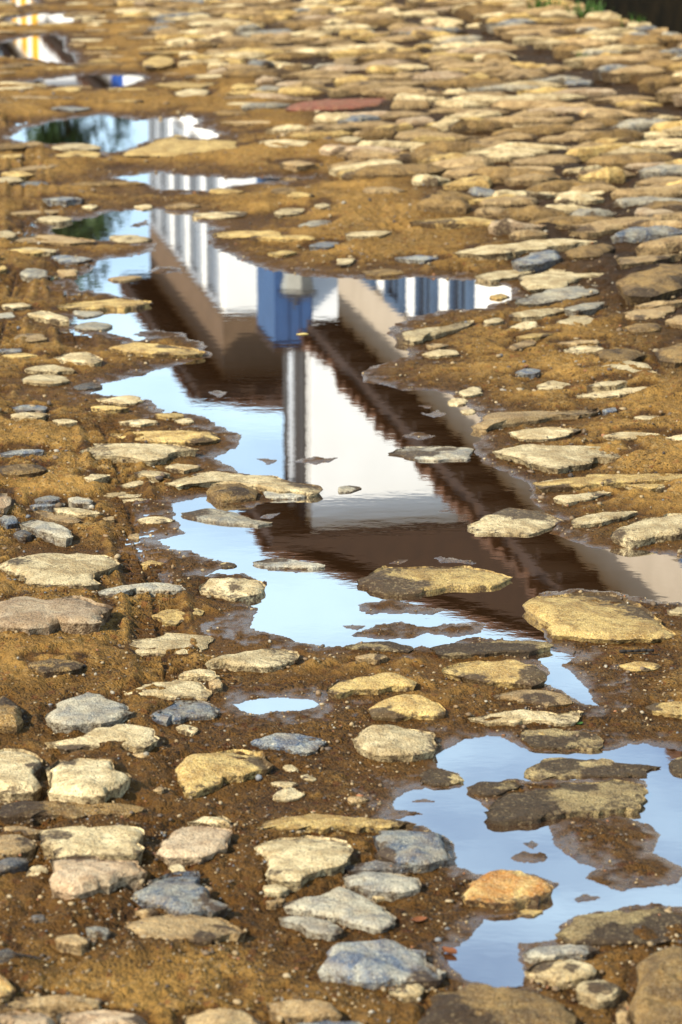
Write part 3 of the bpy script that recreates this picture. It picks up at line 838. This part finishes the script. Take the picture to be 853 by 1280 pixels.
# raised pavement along the houses
def pav_h(s, d):
    return .115 + .02 * fbm(s * 1.7, d * 1.7, 91, 3)
def build_pavement():
    s = np.linspace(8, 62, 420); d = np.concatenate([[KERB_D], np.linspace(KERB_D + .03, 5.2, 14)])
    Sg, Dg = np.meshgrid(s, d, indexing='ij')
    Dj = Dg.copy(); wob = .05 * fbm(Sg * 2.3, Sg * 0, 93, 3); Dj[:, :2] += wob[:, :2]
    z = pav_h(Sg, Dj) + .008 * fbm(Sg * 14, Dg * 14, 95, 3); z[:, 0] = -.02
    X = Sg * SF[0] + Dj * SR[0]; Y = Sg * SF[1] + Dj * SR[1]
    V = np.stack([X.ravel(), Y.ravel(), z.ravel()], 1)
    R, C = Sg.shape; i = np.arange(R * C).reshape(R, C)
    F = np.stack([i[:-1, :-1], i[:-1, 1:], i[1:, 1:], i[1:, :-1]], -1).reshape(-1, 4)
    me = mesh_np('pavement', V, F, M_GROUND)
    fattr(me, 'wet', np.full(len(V), .35)); fattr(me, 'film', np.zeros(len(V))); fattr(me, 'soil', np.ones(len(V)))
    return link('pavement', me, kind='structure', label='raised stone pavement along the house walls')
PAVE = build_pavement()

# ------------------------------------------------------------------ stones
def chaikin(P, n):
    P = np.asarray(P, float)
    for _ in range(n):
        Q = np.roll(P, -1, 0)
        P = np.stack([.86 * P + .14 * Q, .14 * P + .86 * Q], 1).reshape(-1, 2)
    return P

def resample(P, n):
    Q = np.vstack([P, P[:1]]); L = np.r_[0, np.cumsum(np.hypot(*np.diff(Q, axis=0).T))]
    t = np.linspace(0, L[-1], n, endpoint=False)
    return np.stack([np.interp(t, L, Q[:, 0]), np.interp(t, L, Q[:, 1])], 1)

def stone_geo(P, H, base, mud, seed, npx, rough=False):
    """outline P in world metres -> (V, F, mudattr) of a worn, partly buried stone"""
    r = np.random.default_rng(seed)
    n = int(np.clip(npx / 3.6, 14, 84))
    P = resample(chaikin(P, 1) if len(P) < 8 else np.asarray(P, float), n)
    if np.sum(P[:, 0] * np.roll(P[:, 1], -1) - np.roll(P[:, 0], -1) * P[:, 1]) < 0: P = P[::-1]
    c = P.mean(0); size = math.sqrt(abs(np.sum(P[:, 0] * np.roll(P[:, 1], -1) - np.roll(P[:, 0], -1) * P[:, 1])) / 2)
    P = P + .15 * size * np.stack([fbm(P[:, 0] * 3.4 / size, P[:, 1] * 3.4 / size, seed, 4, .65), fbm(P[:, 0] * 3.4 / size, P[:, 1] * 3.4 / size, seed + 9, 4, .65)], 1)
    ts = [0, .02, .05, .11, .20, .34, .52, .76] if npx > 60 else ([0, .04, .12, .34, .68] if npx > 26 else [0, .12, .5])
    rings = [(c + (P - c) * .90, np.full(n, -.03), np.zeros(n)), (c + (P - c) * .955, np.full(n, -.002), np.zeros(n))]
    pw = r.uniform(4, 7) if rough else r.uniform(7, 15); planes = [(r.normal(0, .40 if npx == 40 else .45, 2), r.uniform(.70, 1.1)) for _ in range(0 if rough else 3)]
    def top(Q, t):
        d = (Q - c) / size
        prof = .38 + .62 * (1 - (1 - t) ** pw)
        hh = prof * 1.05
        for g, o in planes:
            hh = np.minimum(hh, np.maximum(o - (d @ g), .12) * min(1, .35 + 4.5 * t))
        nz = (.34 if rough else .26) * fbm(Q[:, 0] * 3.2 / size, Q[:, 1] * 3.2 / size, seed + 3, 3) + (.26 if rough else .15) * fbm(Q[:, 0] * 9 / size, Q[:, 1] * 11 / size, seed + 4, 3)
        hh = hh + nz * min(1, 3 * t)
        return hh
    for t in ts:
        Q = c + (P - c) * (1 - t)
        hh = top(Q, t)
        if t == 0: hh = hh * 0 + .42
        rings.append((Q, hh * H, hh))
    V = []; A = []
    for Q, z, hh in rings:
        V.append(np.column_stack([Q, base + z])); A.append(hh)
    Vc = np.array([[c[0], c[1], base + H * float(top(c[None, :], 1.0)[0])]])
    V = np.vstack(V + [Vc]); A = np.concatenate(A + [np.array([1.0])])
    F = []
    m = len(rings)
    for k in range(m - 1):
        a = k * n; b = a + n
        for i in range(n):
            j = (i + 1) % n
            F.append((a + i, a + j, b + j, b + i))
    T = [((m - 1) * n + i, (m - 1) * n + (i + 1) % n, m * n) for i in range(n)]
    # mud over a share of the face; along the low rim it also paints contact shade
    Q = V[:, :2]
    rim = 1 - sstep(.36, .70, A)
    g = r.normal(0, 1, 2); g /= np.linalg.norm(g)
    patch = (Q - c) @ g / size * .35 + .55 * fbm(Q[:, 0] * 1.7 / size, Q[:, 1] * 1.7 / size, seed + 6, 3)
    q = np.quantile(patch, np.clip(1 - mud, .02, .98))
    cover = .5 + (patch - q) * 5.0
    md = np.clip(np.maximum(rim * .55, cover if mud > .02 else 0), 0, 1)
    return V, F, T, md

def stone_mesh(name, geo, mat):
    V, F, T, md = geo
    me = bpy.data.meshes.new(name)
    me.from_pydata([tuple(v) for v in V], [], F + T)
    me.polygons.foreach_set('use_smooth', [True] * len(me.polygons))
    me.materials.append(mat); me.update()
    me.set_sharp_from_angle(angle=math.radians(34))
    fattr(me, 'mud', md)
    return me

placed = []     # centre x, y, radius of every stone
n_ind = 0
for k, (zn, kind, H, mud, pts) in enumerate(STONES):
    px = zpx(zn, pts)
    cx = sum(p[0] for p in px) / len(px); cy = sum(p[1] for p in px) / len(px)
    wpx = max(p[0] for p in px) - min(p[0] for p in px)
    g = ground_at(cx, cy, 0.01)
    base = max(float(terrain(np.array([g[0]]), np.array([g[1]]))[0]), .0)
    H = (.5 if kind == 'm' else .74) * H * min(1.0 + .10 * max(0, g[1] - 5), 2.2)
    P = [ground_at(x, y, base + H * .55) for x, y in px]
    A = np.array(P); A = A.mean(0) + (A - A.mean(0)) * .985; P = A
    geo = stone_geo(P, H, base, (mud if mud > .3 else mud * .7), 100 + k, wpx, kind == 'r')
    link('paving_stone', stone_mesh('paving_stone', geo, M_STONE[kind]), ROAD)
    placed.append((A[:, 0].mean(), A[:, 1].mean(), .5 * math.sqrt(np.ptp(A[:, 0]) * np.ptp(A[:, 1]))))
    n_ind += 1

# cobbled strip beside and on the pavement: stones laid across the street
def cell_stone(s, d, ls, ld, r):
    n = 9; P = []
    a0 = r.uniform(0, 6.28); tl = r.normal(0, .18)
    for i in range(n):
        a = a0 + 2 * math.pi * i / n + r.uniform(-.25, .25)
        ca, sa = math.cos(a), math.sin(a)
        e = (abs(ca) ** 3.6 + abs(sa) ** 3.6) ** (-1 / 3.6) * r.uniform(.78, 1.06)
        dd = ca * e * ld / 2; sx = sa * e * ls / 2
        P.append(st(s + sx + dd * tl, d + dd))
    return P
cells = []
r2 = np.random.default_rng(11)
s = 7.0
while s < 21.5:
    ls = r2.uniform(.085, .18)
    d = 2.15 + r2.uniform(-.3, .3)
    while d < 4.85:
        ld = r2.uniform(.16, .52)
        dc = d + ld / 2
        if not (KERB_D - .16 < dc < KERB_D - .02):
            cells.append((s + ls / 2 + r2.normal(0, .035), dc, ls * r2.uniform(.74, .95), ld * .93))
        d += ld + r2.uniform(0, .02)
    s += ls * .94
# looser stones over the rest of the far street
for _ in range(2600):
    s = r2.uniform(7.0, 21); d = r2.uniform(-1.6, 2.3)
    px_d = .12 if s < 12.5 else (.32 if s < 14.5 else .9)
    if r2.uniform() > px_d: continue
    cells.append((s, d, r2.uniform(.07, .15), r2.uniform(.10, .32)))
big = []
for s, d, ls, ld in cells:
    x, y = st(s, d)
    u = x / (y * math.cos(PITCH) + CAMH * math.sin(PITCH)) * FPX + 426.5
    if u < -60 or u > 930: continue
    rad = .5 * math.sqrt(ls * ld)
    dense = d > 2.15
    ok = True
    for qx, qy, qr in placed:
        if (qx - x) ** 2 + (qy - y) ** 2 < ((qr + rad) * (.92 if dense else 1.25)) ** 2:
            ok = False; break
    if not ok: continue
    if d < 2.3:
        if float(water_sd(np.array([x]), np.array([y]))[0]) < rad * .8: continue
    if d < 2.15: placed.append((x, y, rad))
    big.append((s, d, ls, ld, x, y))
def in_frame(x, y):
    u = x / (y * math.cos(PITCH) + CAMH * math.sin(PITCH)) * FPX + 426.5
    return -30 < u < 880 and y < 19.5
inview = [b for b in big if in_frame(b[4], b[5])]
inview.sort(key=lambda b: -b[3] / b[5])
n_pave = 0; road_left = max(0, 300 - n_ind)
single = set()
cnt_r = 0; cnt_p = 0
for b in inview:
    if b[1] > KERB_D:
        if cnt_p < 120: single.add(id(b)); cnt_p += 1
    elif cnt_r < road_left:
        single.add(id(b)); cnt_r += 1
rest = {}
kinds = 'yyyycccctttttttrrpgb'
for k, b in enumerate(big):
    s, d, ls, ld, x, y = b
    rr = np.random.default_rng(900 + k)
    kind = kinds[rr.integers(len(kinds))] if d > 2.15 else 'ccyyttttrrr'[rr.integers(11)]
    on = d > KERB_D
    base = float(pav_h(np.array([s]), np.array([d]))[0]) if on else max(float(terrain(np.array([x]), np.array([y]))[0]), 0)
    H = rr.uniform(.030, .052) if d > 2.15 else rr.uniform(.006, .018)
    if d > 2.15: base -= .005
    P = cell_stone(s, d, ls, ld, rr)
    geo = stone_geo(P, H, base, rr.uniform(.02, .22), 3000 + k, 40, kind == 'r')
    if id(b) in single:
        link('paving_stone', stone_mesh('paving_stone', geo, M_STONE[kind]), PAVE if on else ROAD)
    else:
        rest.setdefault(('p' if on else 'r', kind), []).append(geo)
for (w, kind), gs in rest.items():
    V = []; F = []; T = []; md = []; o = 0
    for v, f, t, m in gs:
        V.append(v); md.append(m); F += [tuple(i + o for i in q) for q in f]; T += [tuple(i + o for i in q) for q in t]; o += len(v)
    link('small_stones', stone_mesh('small_stones', (np.vstack(V), F, T, np.concatenate(md)), M_STONE[kind]), PAVE if w == 'p' else ROAD, kind='stuff')
print('stones', n_ind, cnt_r, cnt_p, 'rest', sum(len(g) for g in rest.values()))

# ------------------------------------------------------------------ grit and pebbles
def build_grit():
    r = np.random.default_rng(5)
    N = 15000
    px = r.uniform(-60, 913, N); py = 60 + 1270 * r.uniform(0, 1, N) ** .8
    g = np.array([ground_at(a, b) for a, b in zip(px, py)])
    X, Y = g[:, 0], g[:, 1]
    dens = fbm(X * 4, Y * 4, 123, 3) + .25
    keep = r.uniform(-.4, .5, N) < dens
    sd = water_sd(X, Y)
    keep &= sd > .004
    X, Y, sd = X[keep], Y[keep], sd[keep]
    z = terrain(X, Y)
    n = len(X)
    R = np.minimum(np.exp(r.normal(math.log(.0020), .45, n)), .009) * np.clip(Y / 5, .9, 2.2)
    ico = bmesh.new(); bmesh.ops.create_icosphere(ico, subdivisions=1, radius=1)
    bv = np.array([v.co[:] for v in ico.verts]); bf = np.array([[v.index for v in f.verts] for f in ico.faces]); ico.free()
    sc = r.uniform(.6, 1.35, (n, 1, 3)); sc[:, :, 2] *= .7
    jit = 1 + .22 * r.normal(0, 1, (n, len(bv), 1)).clip(-1.2, 1.2)
    a = r.uniform(0, 6.28, n); ca, sa = np.cos(a)[:, None], np.sin(a)[:, None]
    L = bv[None] * jit * sc * R[:, None, None]
    V = np.stack([L[..., 0] * ca - L[..., 1] * sa + X[:, None], L[..., 0] * sa + L[..., 1] * ca + Y[:, None], L[..., 2] + (z + R * .25)[:, None]], -1)
    F = bf[None] + (np.arange(n) * len(bv))[:, None, None]
    me = mesh_np('grit', V.reshape(-1, 3), F.reshape(-1, 3), M_PEB)
    pal = np.array([(.55,.42,.24),(.48,.34,.17),(.34,.22,.11),(.24,.16,.09),(.16,.12,.09),(.08,.06,.05),(.40,.16,.06),(.24,.26,.28),(.62,.55,.42)])
    w = np.array([.16,.2,.2,.16,.1,.08,.04,.03,.03]); w /= w.sum()
    c = pal[r.choice(len(pal), n, p=w)] * r.uniform(.4, .8, (n, 1))
    ca_ = me.color_attributes.new('tint', 'FLOAT_COLOR', 'POINT')
    ca_.data.foreach_set('color', np.repeat(np.column_stack([c, np.ones(n)]), len(bv), 0).astype(np.float32).ravel())
    link('grit', me, ROAD, kind='stuff')
build_grit()

# ------------------------------------------------------------------ small finds on the ground
def on_ground(px, py):
    x, y = ground_at(px, py)
    return x, y, max(float(terrain(np.array([x]), np.array([y]))[0]), 0.0)

def leaf(px, py, L, rot, mat, label, curl=.3, lift=.002):
    x, y, z = on_ground(px, py)
    V = []; F = []; nu, nv = 9, 5
    for i in range(nu):
        t = i / (nu - 1); w = .34 * L * math.sin(math.pi * min(1, t * .97 + .02)) ** .8
        for j in range(nv):
            q = (j / (nv - 1) - .5) * 2
            lx = (t - .5) * L; ly = q * w
            V.append((x + lx * math.cos(rot) - ly * math.sin(rot), y + lx * math.sin(rot) + ly * math.cos(rot), z + lift + curl * L * (q * q * .25 + (t - .5) ** 2 * .5) + .02 * L * math.sin(7 * t + 3 * q)))
    k = len(V)
    V += [(a, b, c - .0006) for a, b, c in V]
    for i in range(nu - 1):
        for j in range(nv - 1):
            a = i * nv + j
            F.append((a, a + nv, a + nv + 1, a + 1)); F.append((k + a, k + a + 1, k + a + nv + 1, k + a + nv))
    me = mesh_np('fallen_leaf', V, F, mat)
    link('fallen_leaf', me, label=label, cat='leaf')
leaf(378, 418, .035, .1, M_DRY2, 'yellow leaf floating on the main puddle', .05, .001)
leaf(562, 1192, .026, -.7, M_DRY, 'curled brown leaf at the edge of the pale blue puddle', .5)
leaf(524, 1158, .024, .3, M_DRY, 'small brown leaf on mud above the slate blue boulder', .4)
leaf(150, 426, .020, .3, M_DRY, 'reddish scrap of leaf beside the yellow stone', .3)
leaf(490, 812, .016, 1.2, M_DRY, 'tiny red leaf on the muddy bank', .3)
leaf(725, 907, .014, .6, M_GRASS, 'tiny green leaf below the water channel', .3)
def twig(px, py, L, rot, label, r=.0028):
    x, y, z = on_ground(px, py)
    mb = MB(); pts = []
    for i in range(6):
        t = i / 5 - .5
        pts.append((x + t * L * math.cos(rot) , y + t * L * math.sin(rot) + .002 * math.sin(5 * t), z + .004 + r))
    for a, b in zip(pts[:-1], pts[1:]): mb.tube(a, b, r, r * .93, 7)
    mb.build('twig', M_TWIG, smooth=True, label=label, cat='twig')
twig(796, 822, .065, .05, 'short black stick lying on sandy mud')
twig(30, 1222, .06, -.5, 'thin dark twig beside the orange corner stone', .0015)

def tuft(px, py, n, h, label, dz=0.0):
    x, y = ground_at(px, py, .13 if py < 60 and px > 600 else .0)
    d = x * SR[0] + y * SR[1]; s = x * SF[0] + y * SF[1]
    z = float(pav_h(np.array([s]), np.array([d]))[0]) if d > KERB_D else float(terrain(np.array([x]), np.array([y]))[0])
    V = []; F = []; r = np.random.default_rng(int(px))
    for _ in range(n):
        a = r.uniform(0, 6.28); bx = x + r.normal(0, h * .45); by = y + r.normal(0, h * .3); L = h * r.uniform(.5, 1.1); w = h * .045
        lean = r.uniform(.2, .9)
        k = len(V)
        for t in (0, .5, 1):
            ox = lean * L * t * t * math.cos(a); oy = lean * L * t * t * math.sin(a)
            ww = w * (1 - .9 * t)
            V += [(bx + ox - ww * math.sin(a), by + oy + ww * math.cos(a), z + L * t * (1 - .3 * lean * t)), (bx + ox + ww * math.sin(a), by + oy - ww * math.cos(a), z + L * t * (1 - .3 * lean * t))]
        F += [(k, k + 1, k + 3, k + 2), (k + 2, k + 3, k + 5, k + 4)]
    me = mesh_np('grass_tuft', V, F, M_GRASS)
    link('grass_tuft', me, label=label, cat='grass')
tuft(735, 20, 60, .13, 'bright green grass tuft growing by the dark house wall')
tuft(680, 12, 70, .12, 'dark weeds growing at the foot of the house wall')
tuft(805, 33, 60, .10, 'low weeds in the corner between pavement and plinth')
tuft(620, 178, 26, .04, 'small green sprig between the right bank stones')
tuft(728, 97, 20, .05, 'small green sprig beside the long blue grey slab')
tuft(512, 50, 22, .05, 'low green sprig beside a flat far stone')

# ------------------------------------------------------------------ houses (seen in the puddles)
def tiled_plane(name, e0, e1, r0, r1, parent, pitch=.24):
    """clay tile roof slope: eave e0->e1, ridge r0->r1, with rounded cover tiles"""
    e0, e1, r0, r1 = map(Vector, (e0, e1, r0, r1))
    L = (e1 - e0).length; n = max(2, int(L / pitch))
    nrm = (e1 - e0).cross(r0 - e0).normalized()
    if nrm.z < 0: nrm = -nrm
    V = []; F = []
    prof = [(0, 0), (.12, .018), (.25, .045), (.5, .058), (.75, .045), (.88, .018)]
    cols = [(k + a) / n for k in range(n) for a, _ in prof] + [1.0]
    hs = [h for k in range(n) for _, h in prof] + [0]
    rows = 10; rj = random.Random(int(L * 1000))
    slip = [rj.uniform(-.05, .05) for _ in range(n + 1)]; lift = [rj.uniform(-.015, .02) for _ in range(n + 1)]
    for j in range(rows + 1):
        for ci, (t, h) in enumerate(zip(cols, hs)):
            for sgn in (0,):
                p = e0.lerp(e1, t).lerp(r0.lerp(r1, t), j / rows + (slip[ci // 6] / max(.5, (r0 - e0).length) if j == 0 else 0))
                V.append(tuple(p + nrm * (h + lift[ci // 6] + .02 * (1 - (j % 2)))))
    c = len(cols)
    for j in range(rows):
        for i in range(c - 1):
            a = j * c + i
            F.append((a, a + 1, a + c + 1, a + c))
    k = len(V)
    V += [tuple(Vector(v) - nrm * .05) for v in V]
    F += [(k + a, k + d, k + cc, k + b) for a, b, cc, d in F]
    for i in range(c - 1): F.append((i, k + i, k + i + 1, i + 1))
    for j in range(rows):
        a = j * c; F.append((a, a + c, k + a + c, k + a)); a = j * c + c - 1; F.append((a, k + a, k + a + c, a + c))
    mb = MB(); mb.v = V; mb.f = F
    return mb.build(name, M_TILE, parent)

def window_street(parent, s, w, z0, z1, D, frame=M_BLUE, pane=M_PANE):
    f = MB(); t = .09
    f.sbox(s - w/2 - t, s - w/2, D - .05, D + .03, z0, z1); f.sbox(s + w/2, s + w/2 + t, D - .05, D + .03, z0, z1)
    f.sbox(s - w/2 - t, s + w/2 + t, D - .055, D + .03, z1, z1 + t); f.sbox(s - w/2 - t, s + w/2 + t, D - .06, D + .03, z0 - t, z0)
    fo = f.build('window', frame, parent)
    p = MB(); p.sbox(s - w/2, s + w/2, D - .02, D + .02, z0, z1); p.build('pane', pane, fo)
    b = MB(); b.sbox(s - .02, s + .02, D - .035, D - .021, z0, z1); b.sbox(s - w/2, s + w/2, D - .036, D - .021, z0 + (z1 - z0) * .6, z0 + (z1 - z0) * .6 + .04); b.build('glazing_bar', frame, fo)

def window_front(parent, s, d, w, z0, z1, frame=M_BLUE, pane=M_PANE):
    f = MB(); t = .09
    f.sbox(s - .05, s + .03, d - w/2 - t, d - w/2, z0, z1); f.sbox(s - .05, s + .03, d + w/2, d + w/2 + t, z0, z1)
    f.sbox(s - .055, s + .03, d - w/2 - t, d + w/2 + t, z1, z1 + t); f.sbox(s - .06, s + .03, d - w/2 - t, d + w/2 + t, z0 - t, z0)
    fo = f.build('window', frame, parent)
    p = MB(); p.sbox(s - .02, s + .02, d - w/2, d + w/2, z0, z1); p.build('pane', pane, fo)

def house(label, s0, s1, d0, d1, H, ov, rise, gable=False, soff=.12, wall_mat=None, verge=.12, gable_mat=None):
    root = empty('house', None, label, 'house', None)
    w = MB(); w.sbox(s0, s1, d0, d1, -.1, H); w.build('wall', wall_mat or M_LIME, root)
    p = MB(); p.sbox(s0 - .03, s1 + .03, d0 - .03, d1 + .03, -.1, .55); p.build('plinth', M_PLINTH, root)
    ovs = verge if gable else ov
    a0, a1, b0, b1 = s0 - ovs, s1 + ovs, d0 - ov, d1 + ov
    ez = H - .02
    sf = MB(); sf.sbox(a0, a1, b0, b1, ez, ez + soff); sf.build('soffit', M_WOOD, root)
    # rafters' tails under the eaves
    q = 0
    n = int((a1 - a0) / .5)
    for i in range(n):
        sx = a0 + (i + .5) * (a1 - a0) / n
        m = MB(); m.sbox(sx - .04, sx + .04, b0 + .03, d0, ez - .05, ez - .003); m.build('rafter', M_WOOD, root)
    zt = ez + soff + .003
    dm = (b0 + b1) / 2; sm0 = a0 + (0 if gable else (b1 - b0) / 2); sm1 = a1 - (0 if gable else (b1 - b0) / 2)
    if sm0 > sm1: sm0 = sm1 = (a0 + a1) / 2
    rz = zt + rise
    E = lambda s_, d_: st(s_, d_) + (zt,)
    G = lambda s_, d_: st(s_, d_) + (rz,)
    tiled_plane('roof', E(a0, b0 - .05), E(a1, b0 - .05), G(sm0, dm), G(sm1, dm), root)
    tiled_plane('roof', E(a0, b1 + .05), E(a1, b1 + .05), G(sm0, dm), G(sm1, dm), root)
    if gable:
        for sx in ((s0 + .01, s1 - .21) if verge < .2 else (a0 + .04, a1 - .24)):
            g = MB(); k = [st(sx, d0 + .02) + (zt,), st(sx, d1 - .02) + (zt,), st(sx, dm) + (rz - .12,)]
            k2 = [st(sx + .2, d0 + .02) + (zt,), st(sx + .2, d1 - .02) + (zt,), st(sx + .2, dm) + (rz - .12,)]
            g.v = k + k2; g.f = [(0, 1, 2), (5, 4, 3), (0, 3, 4, 1), (1, 4, 5, 2), (2, 5, 3, 0)]
            g.build('gable', gable_mat or M_LIME, root)
    else:
        tiled_plane('roof', E(a0 - .05, b0), E(a0 - .05, b1), G(sm0, dm), G(sm0, dm), root)
        tiled_plane('roof', E(a1 + .05, b0), E(a1 + .05, b1), G(sm1, dm), G(sm1, dm), root)
    return root

# long low house on the right, nearest
HN = house('long white low house with blue framed windows above the dark plinth by the pavement', 9.0, 24.1, 4.84, 11.5, 3.40, .31, .70, gable=True)
for s in (22.9, 21.75, 20.6, 19.45, 17.6, 15.7, 13.8, 11.9, 10.2):
    window_street(HN, s, .46, 1.0, 2.70, 4.84, M_DOOR)
m = MB(); m.sbox(8.99, 24.13, 4.805, 4.837, 2.80, 3.37); m.build('eave_shade_band', M_EAVE_SHADE, HN)  # thin tan panel, the eave's shade painted onto the upper street wall
# narrow tall house with the blue bay
HA = house('narrow tall white house with blue timber bay and wall lantern', 26.2, 27.5, 4.95, 12.0, 5.98, .45, 1.6, gable=True, soff=.14, verge=.21, gable_mat=M_WOOD)
bay = MB(); bay.sbox(25.15, 26.19, 4.42, 4.76, 2.3, 3.80); bo = bay.build('bay', M_BLUE, HA)
cp = MB(); cp.sbox(25.10, 26.18, 4.38, 4.80, 3.804, 3.86); cp.build('cap', M_WOOD, bo)
for i in range(3):
    p_ = MB(); p_.sbox(25.125, 25.148, 4.43 + i * .108, 4.526 + i * .108, 2.32, 3.79); p_.build('board', M_BLUE, bo)
for i in range(8):
    p_ = MB(); p_.sbox(25.17 + i * .126, 25.282 + i * .126, 4.395, 4.418, 2.32, 3.79); p_.build('board', M_BLUE, bo)
ln = MB()
for (z0, r0, z1, r1) in ((2.95, .10, 3.25, .17),):
    c0 = st(24.95, 4.58); ln.tube(c0 + (z0,), c0 + (z1,), r0, r1, 6)
lo = ln.build('lantern', M_LANTERN, HA)
lc = MB(); lc.tube(st(24.95, 4.58) + (3.255,), st(24.95, 4.58) + (3.31,), .21, .10, 6); lc.build('lantern_cap', M_IRON, lo)
la = MB(); la.tube(st(24.95, 4.58) + (3.30,), st(25.12, 4.58) + (3.42,), .02, .02, 6); la.build('bracket', M_IRON, lo)
for s, r_, m in ((26.30, .035, M_IRON), (26.62, .035, M_IRON), (26.95, .035, M_GREYP), (27.25, .035, M_IRON)):
    t = MB(); t.tube(st(s, 4.88) + (.1,), st(s, 4.88) + (6.1,), r_, r_, 8); t.build('downpipe', m, HA, smooth=True)
# farther big two storey house
HB = house('big two storey white house with grey pilasters and wide eaves down the street', 35.3, 42.8, 5.5, 13.0, 6.45, .46, 1.6)
for s in (36.2, 37.8, 39.4, 41.0, 42.2):
    window_street(HB, s, .8, 3.6, 5.4, 5.5, M_GREYP)
    window_street(HB, s, .8, .7, 2.7, 5.5, M_GREYP)
for d in (6.45, 6.75, 7.05, 7.35):
    m = MB(); m.sbox(35.16, 35.31, d - .07, d + .07, .5, 4.9); m.build('pilaster', M_GREYP if d < 7 else M_WOOD, HB)
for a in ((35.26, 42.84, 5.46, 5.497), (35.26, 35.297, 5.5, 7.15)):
    m = MB(); m.sbox(a[0], a[1], a[2], a[3], 5.55, 6.41); m.build('upper_shade_band', M_BROWN_SHADE, HB)  # brown panels paint in the shade under this house's eaves
window_front(HB, 35.3, 7.75, .35, 5.0, 5.5, M_WOOD)
# end of the row
HC = house('low white house with one deep blue shuttered window down the street', 44.2, 58.2, 5.3, 11.0, 3.78, .20, .40, gable=True)
window_street(HC, 45.2, 1.1, 1.0, 3.62, 5.3, M_DEEPBLUE, M_DEEPBLUE)
HD = house('white house with bright yellow shutters at the end of the row', 58.6, 70.0, 5.3, 11.0, 5.2, .2, .4, gable=True)
for s in (60.6, 63.4, 66.2):
    window_street(HD, s, 1.0, 3.0, 4.8, 5.3, M_YELLOW, M_YELLOW)
    window_street(HD, s, 1.0, .7, 2.5, 5.3, M_YELLOW, M_YELLOW)
for s in (49.0,):
    window_street(HC, s, 1.6, 1.0, 3.55, 5.3, M_WOOD)

def tree(s, d, H, R, label, seed):
    x, y = st(s, d)
    root = empty('tree', None, label, 'tree')
    r = np.random.default_rng(seed)
    t = MB(); t.tube((x, y, -.1), (x + .1, y, H * .55), .22, .13, 9)
    for i in range(7):
        a = r.uniform(0, 6.28); t.tube((x + .08, y, H * r.uniform(.35, .55)), (x + R * .7 * math.cos(a), y + R * .7 * math.sin(a), H * r.uniform(.6, .9)), .07, .02, 6)
    t.build('trunk', M_BARK, root, smooth=True)
    V = []; F = []
    cl = [(r.normal(0, R * .45), r.normal(0, R * .45), H * r.uniform(.48, .98), R * r.uniform(.25, .5)) for _ in range(26)]
    for _ in range(5200):
        cx, cy, cz, cr = cl[r.integers(len(cl))]
        v = r.normal(0, 1, 3); v *= cr * r.uniform(.5, 1) / np.linalg.norm(v)
        p = np.array([x + cx, y + cy, cz]) + v; a = r.normal(0, 1, 3); a /= np.linalg.norm(a); b = np.cross(a, r.normal(0, 1, 3)); b /= np.linalg.norm(b)
        k = len(V); l, w = .16, .07
        V += [tuple(p - a * l), tuple(p + b * w), tuple(p + a * l), tuple(p - b * w)]; F.append((k, k + 1, k + 2, k + 3))
    link('crown', mesh_np('crown', V, F, M_LEAF, False), root)
tree(72.5, 6.2, 12.5, 2.4, 'dark leafy tree at the far end of the street', 3)
tree(66.0, 1.0, 9.0, 2.6, 'broad dark tree closing the far street', 4)
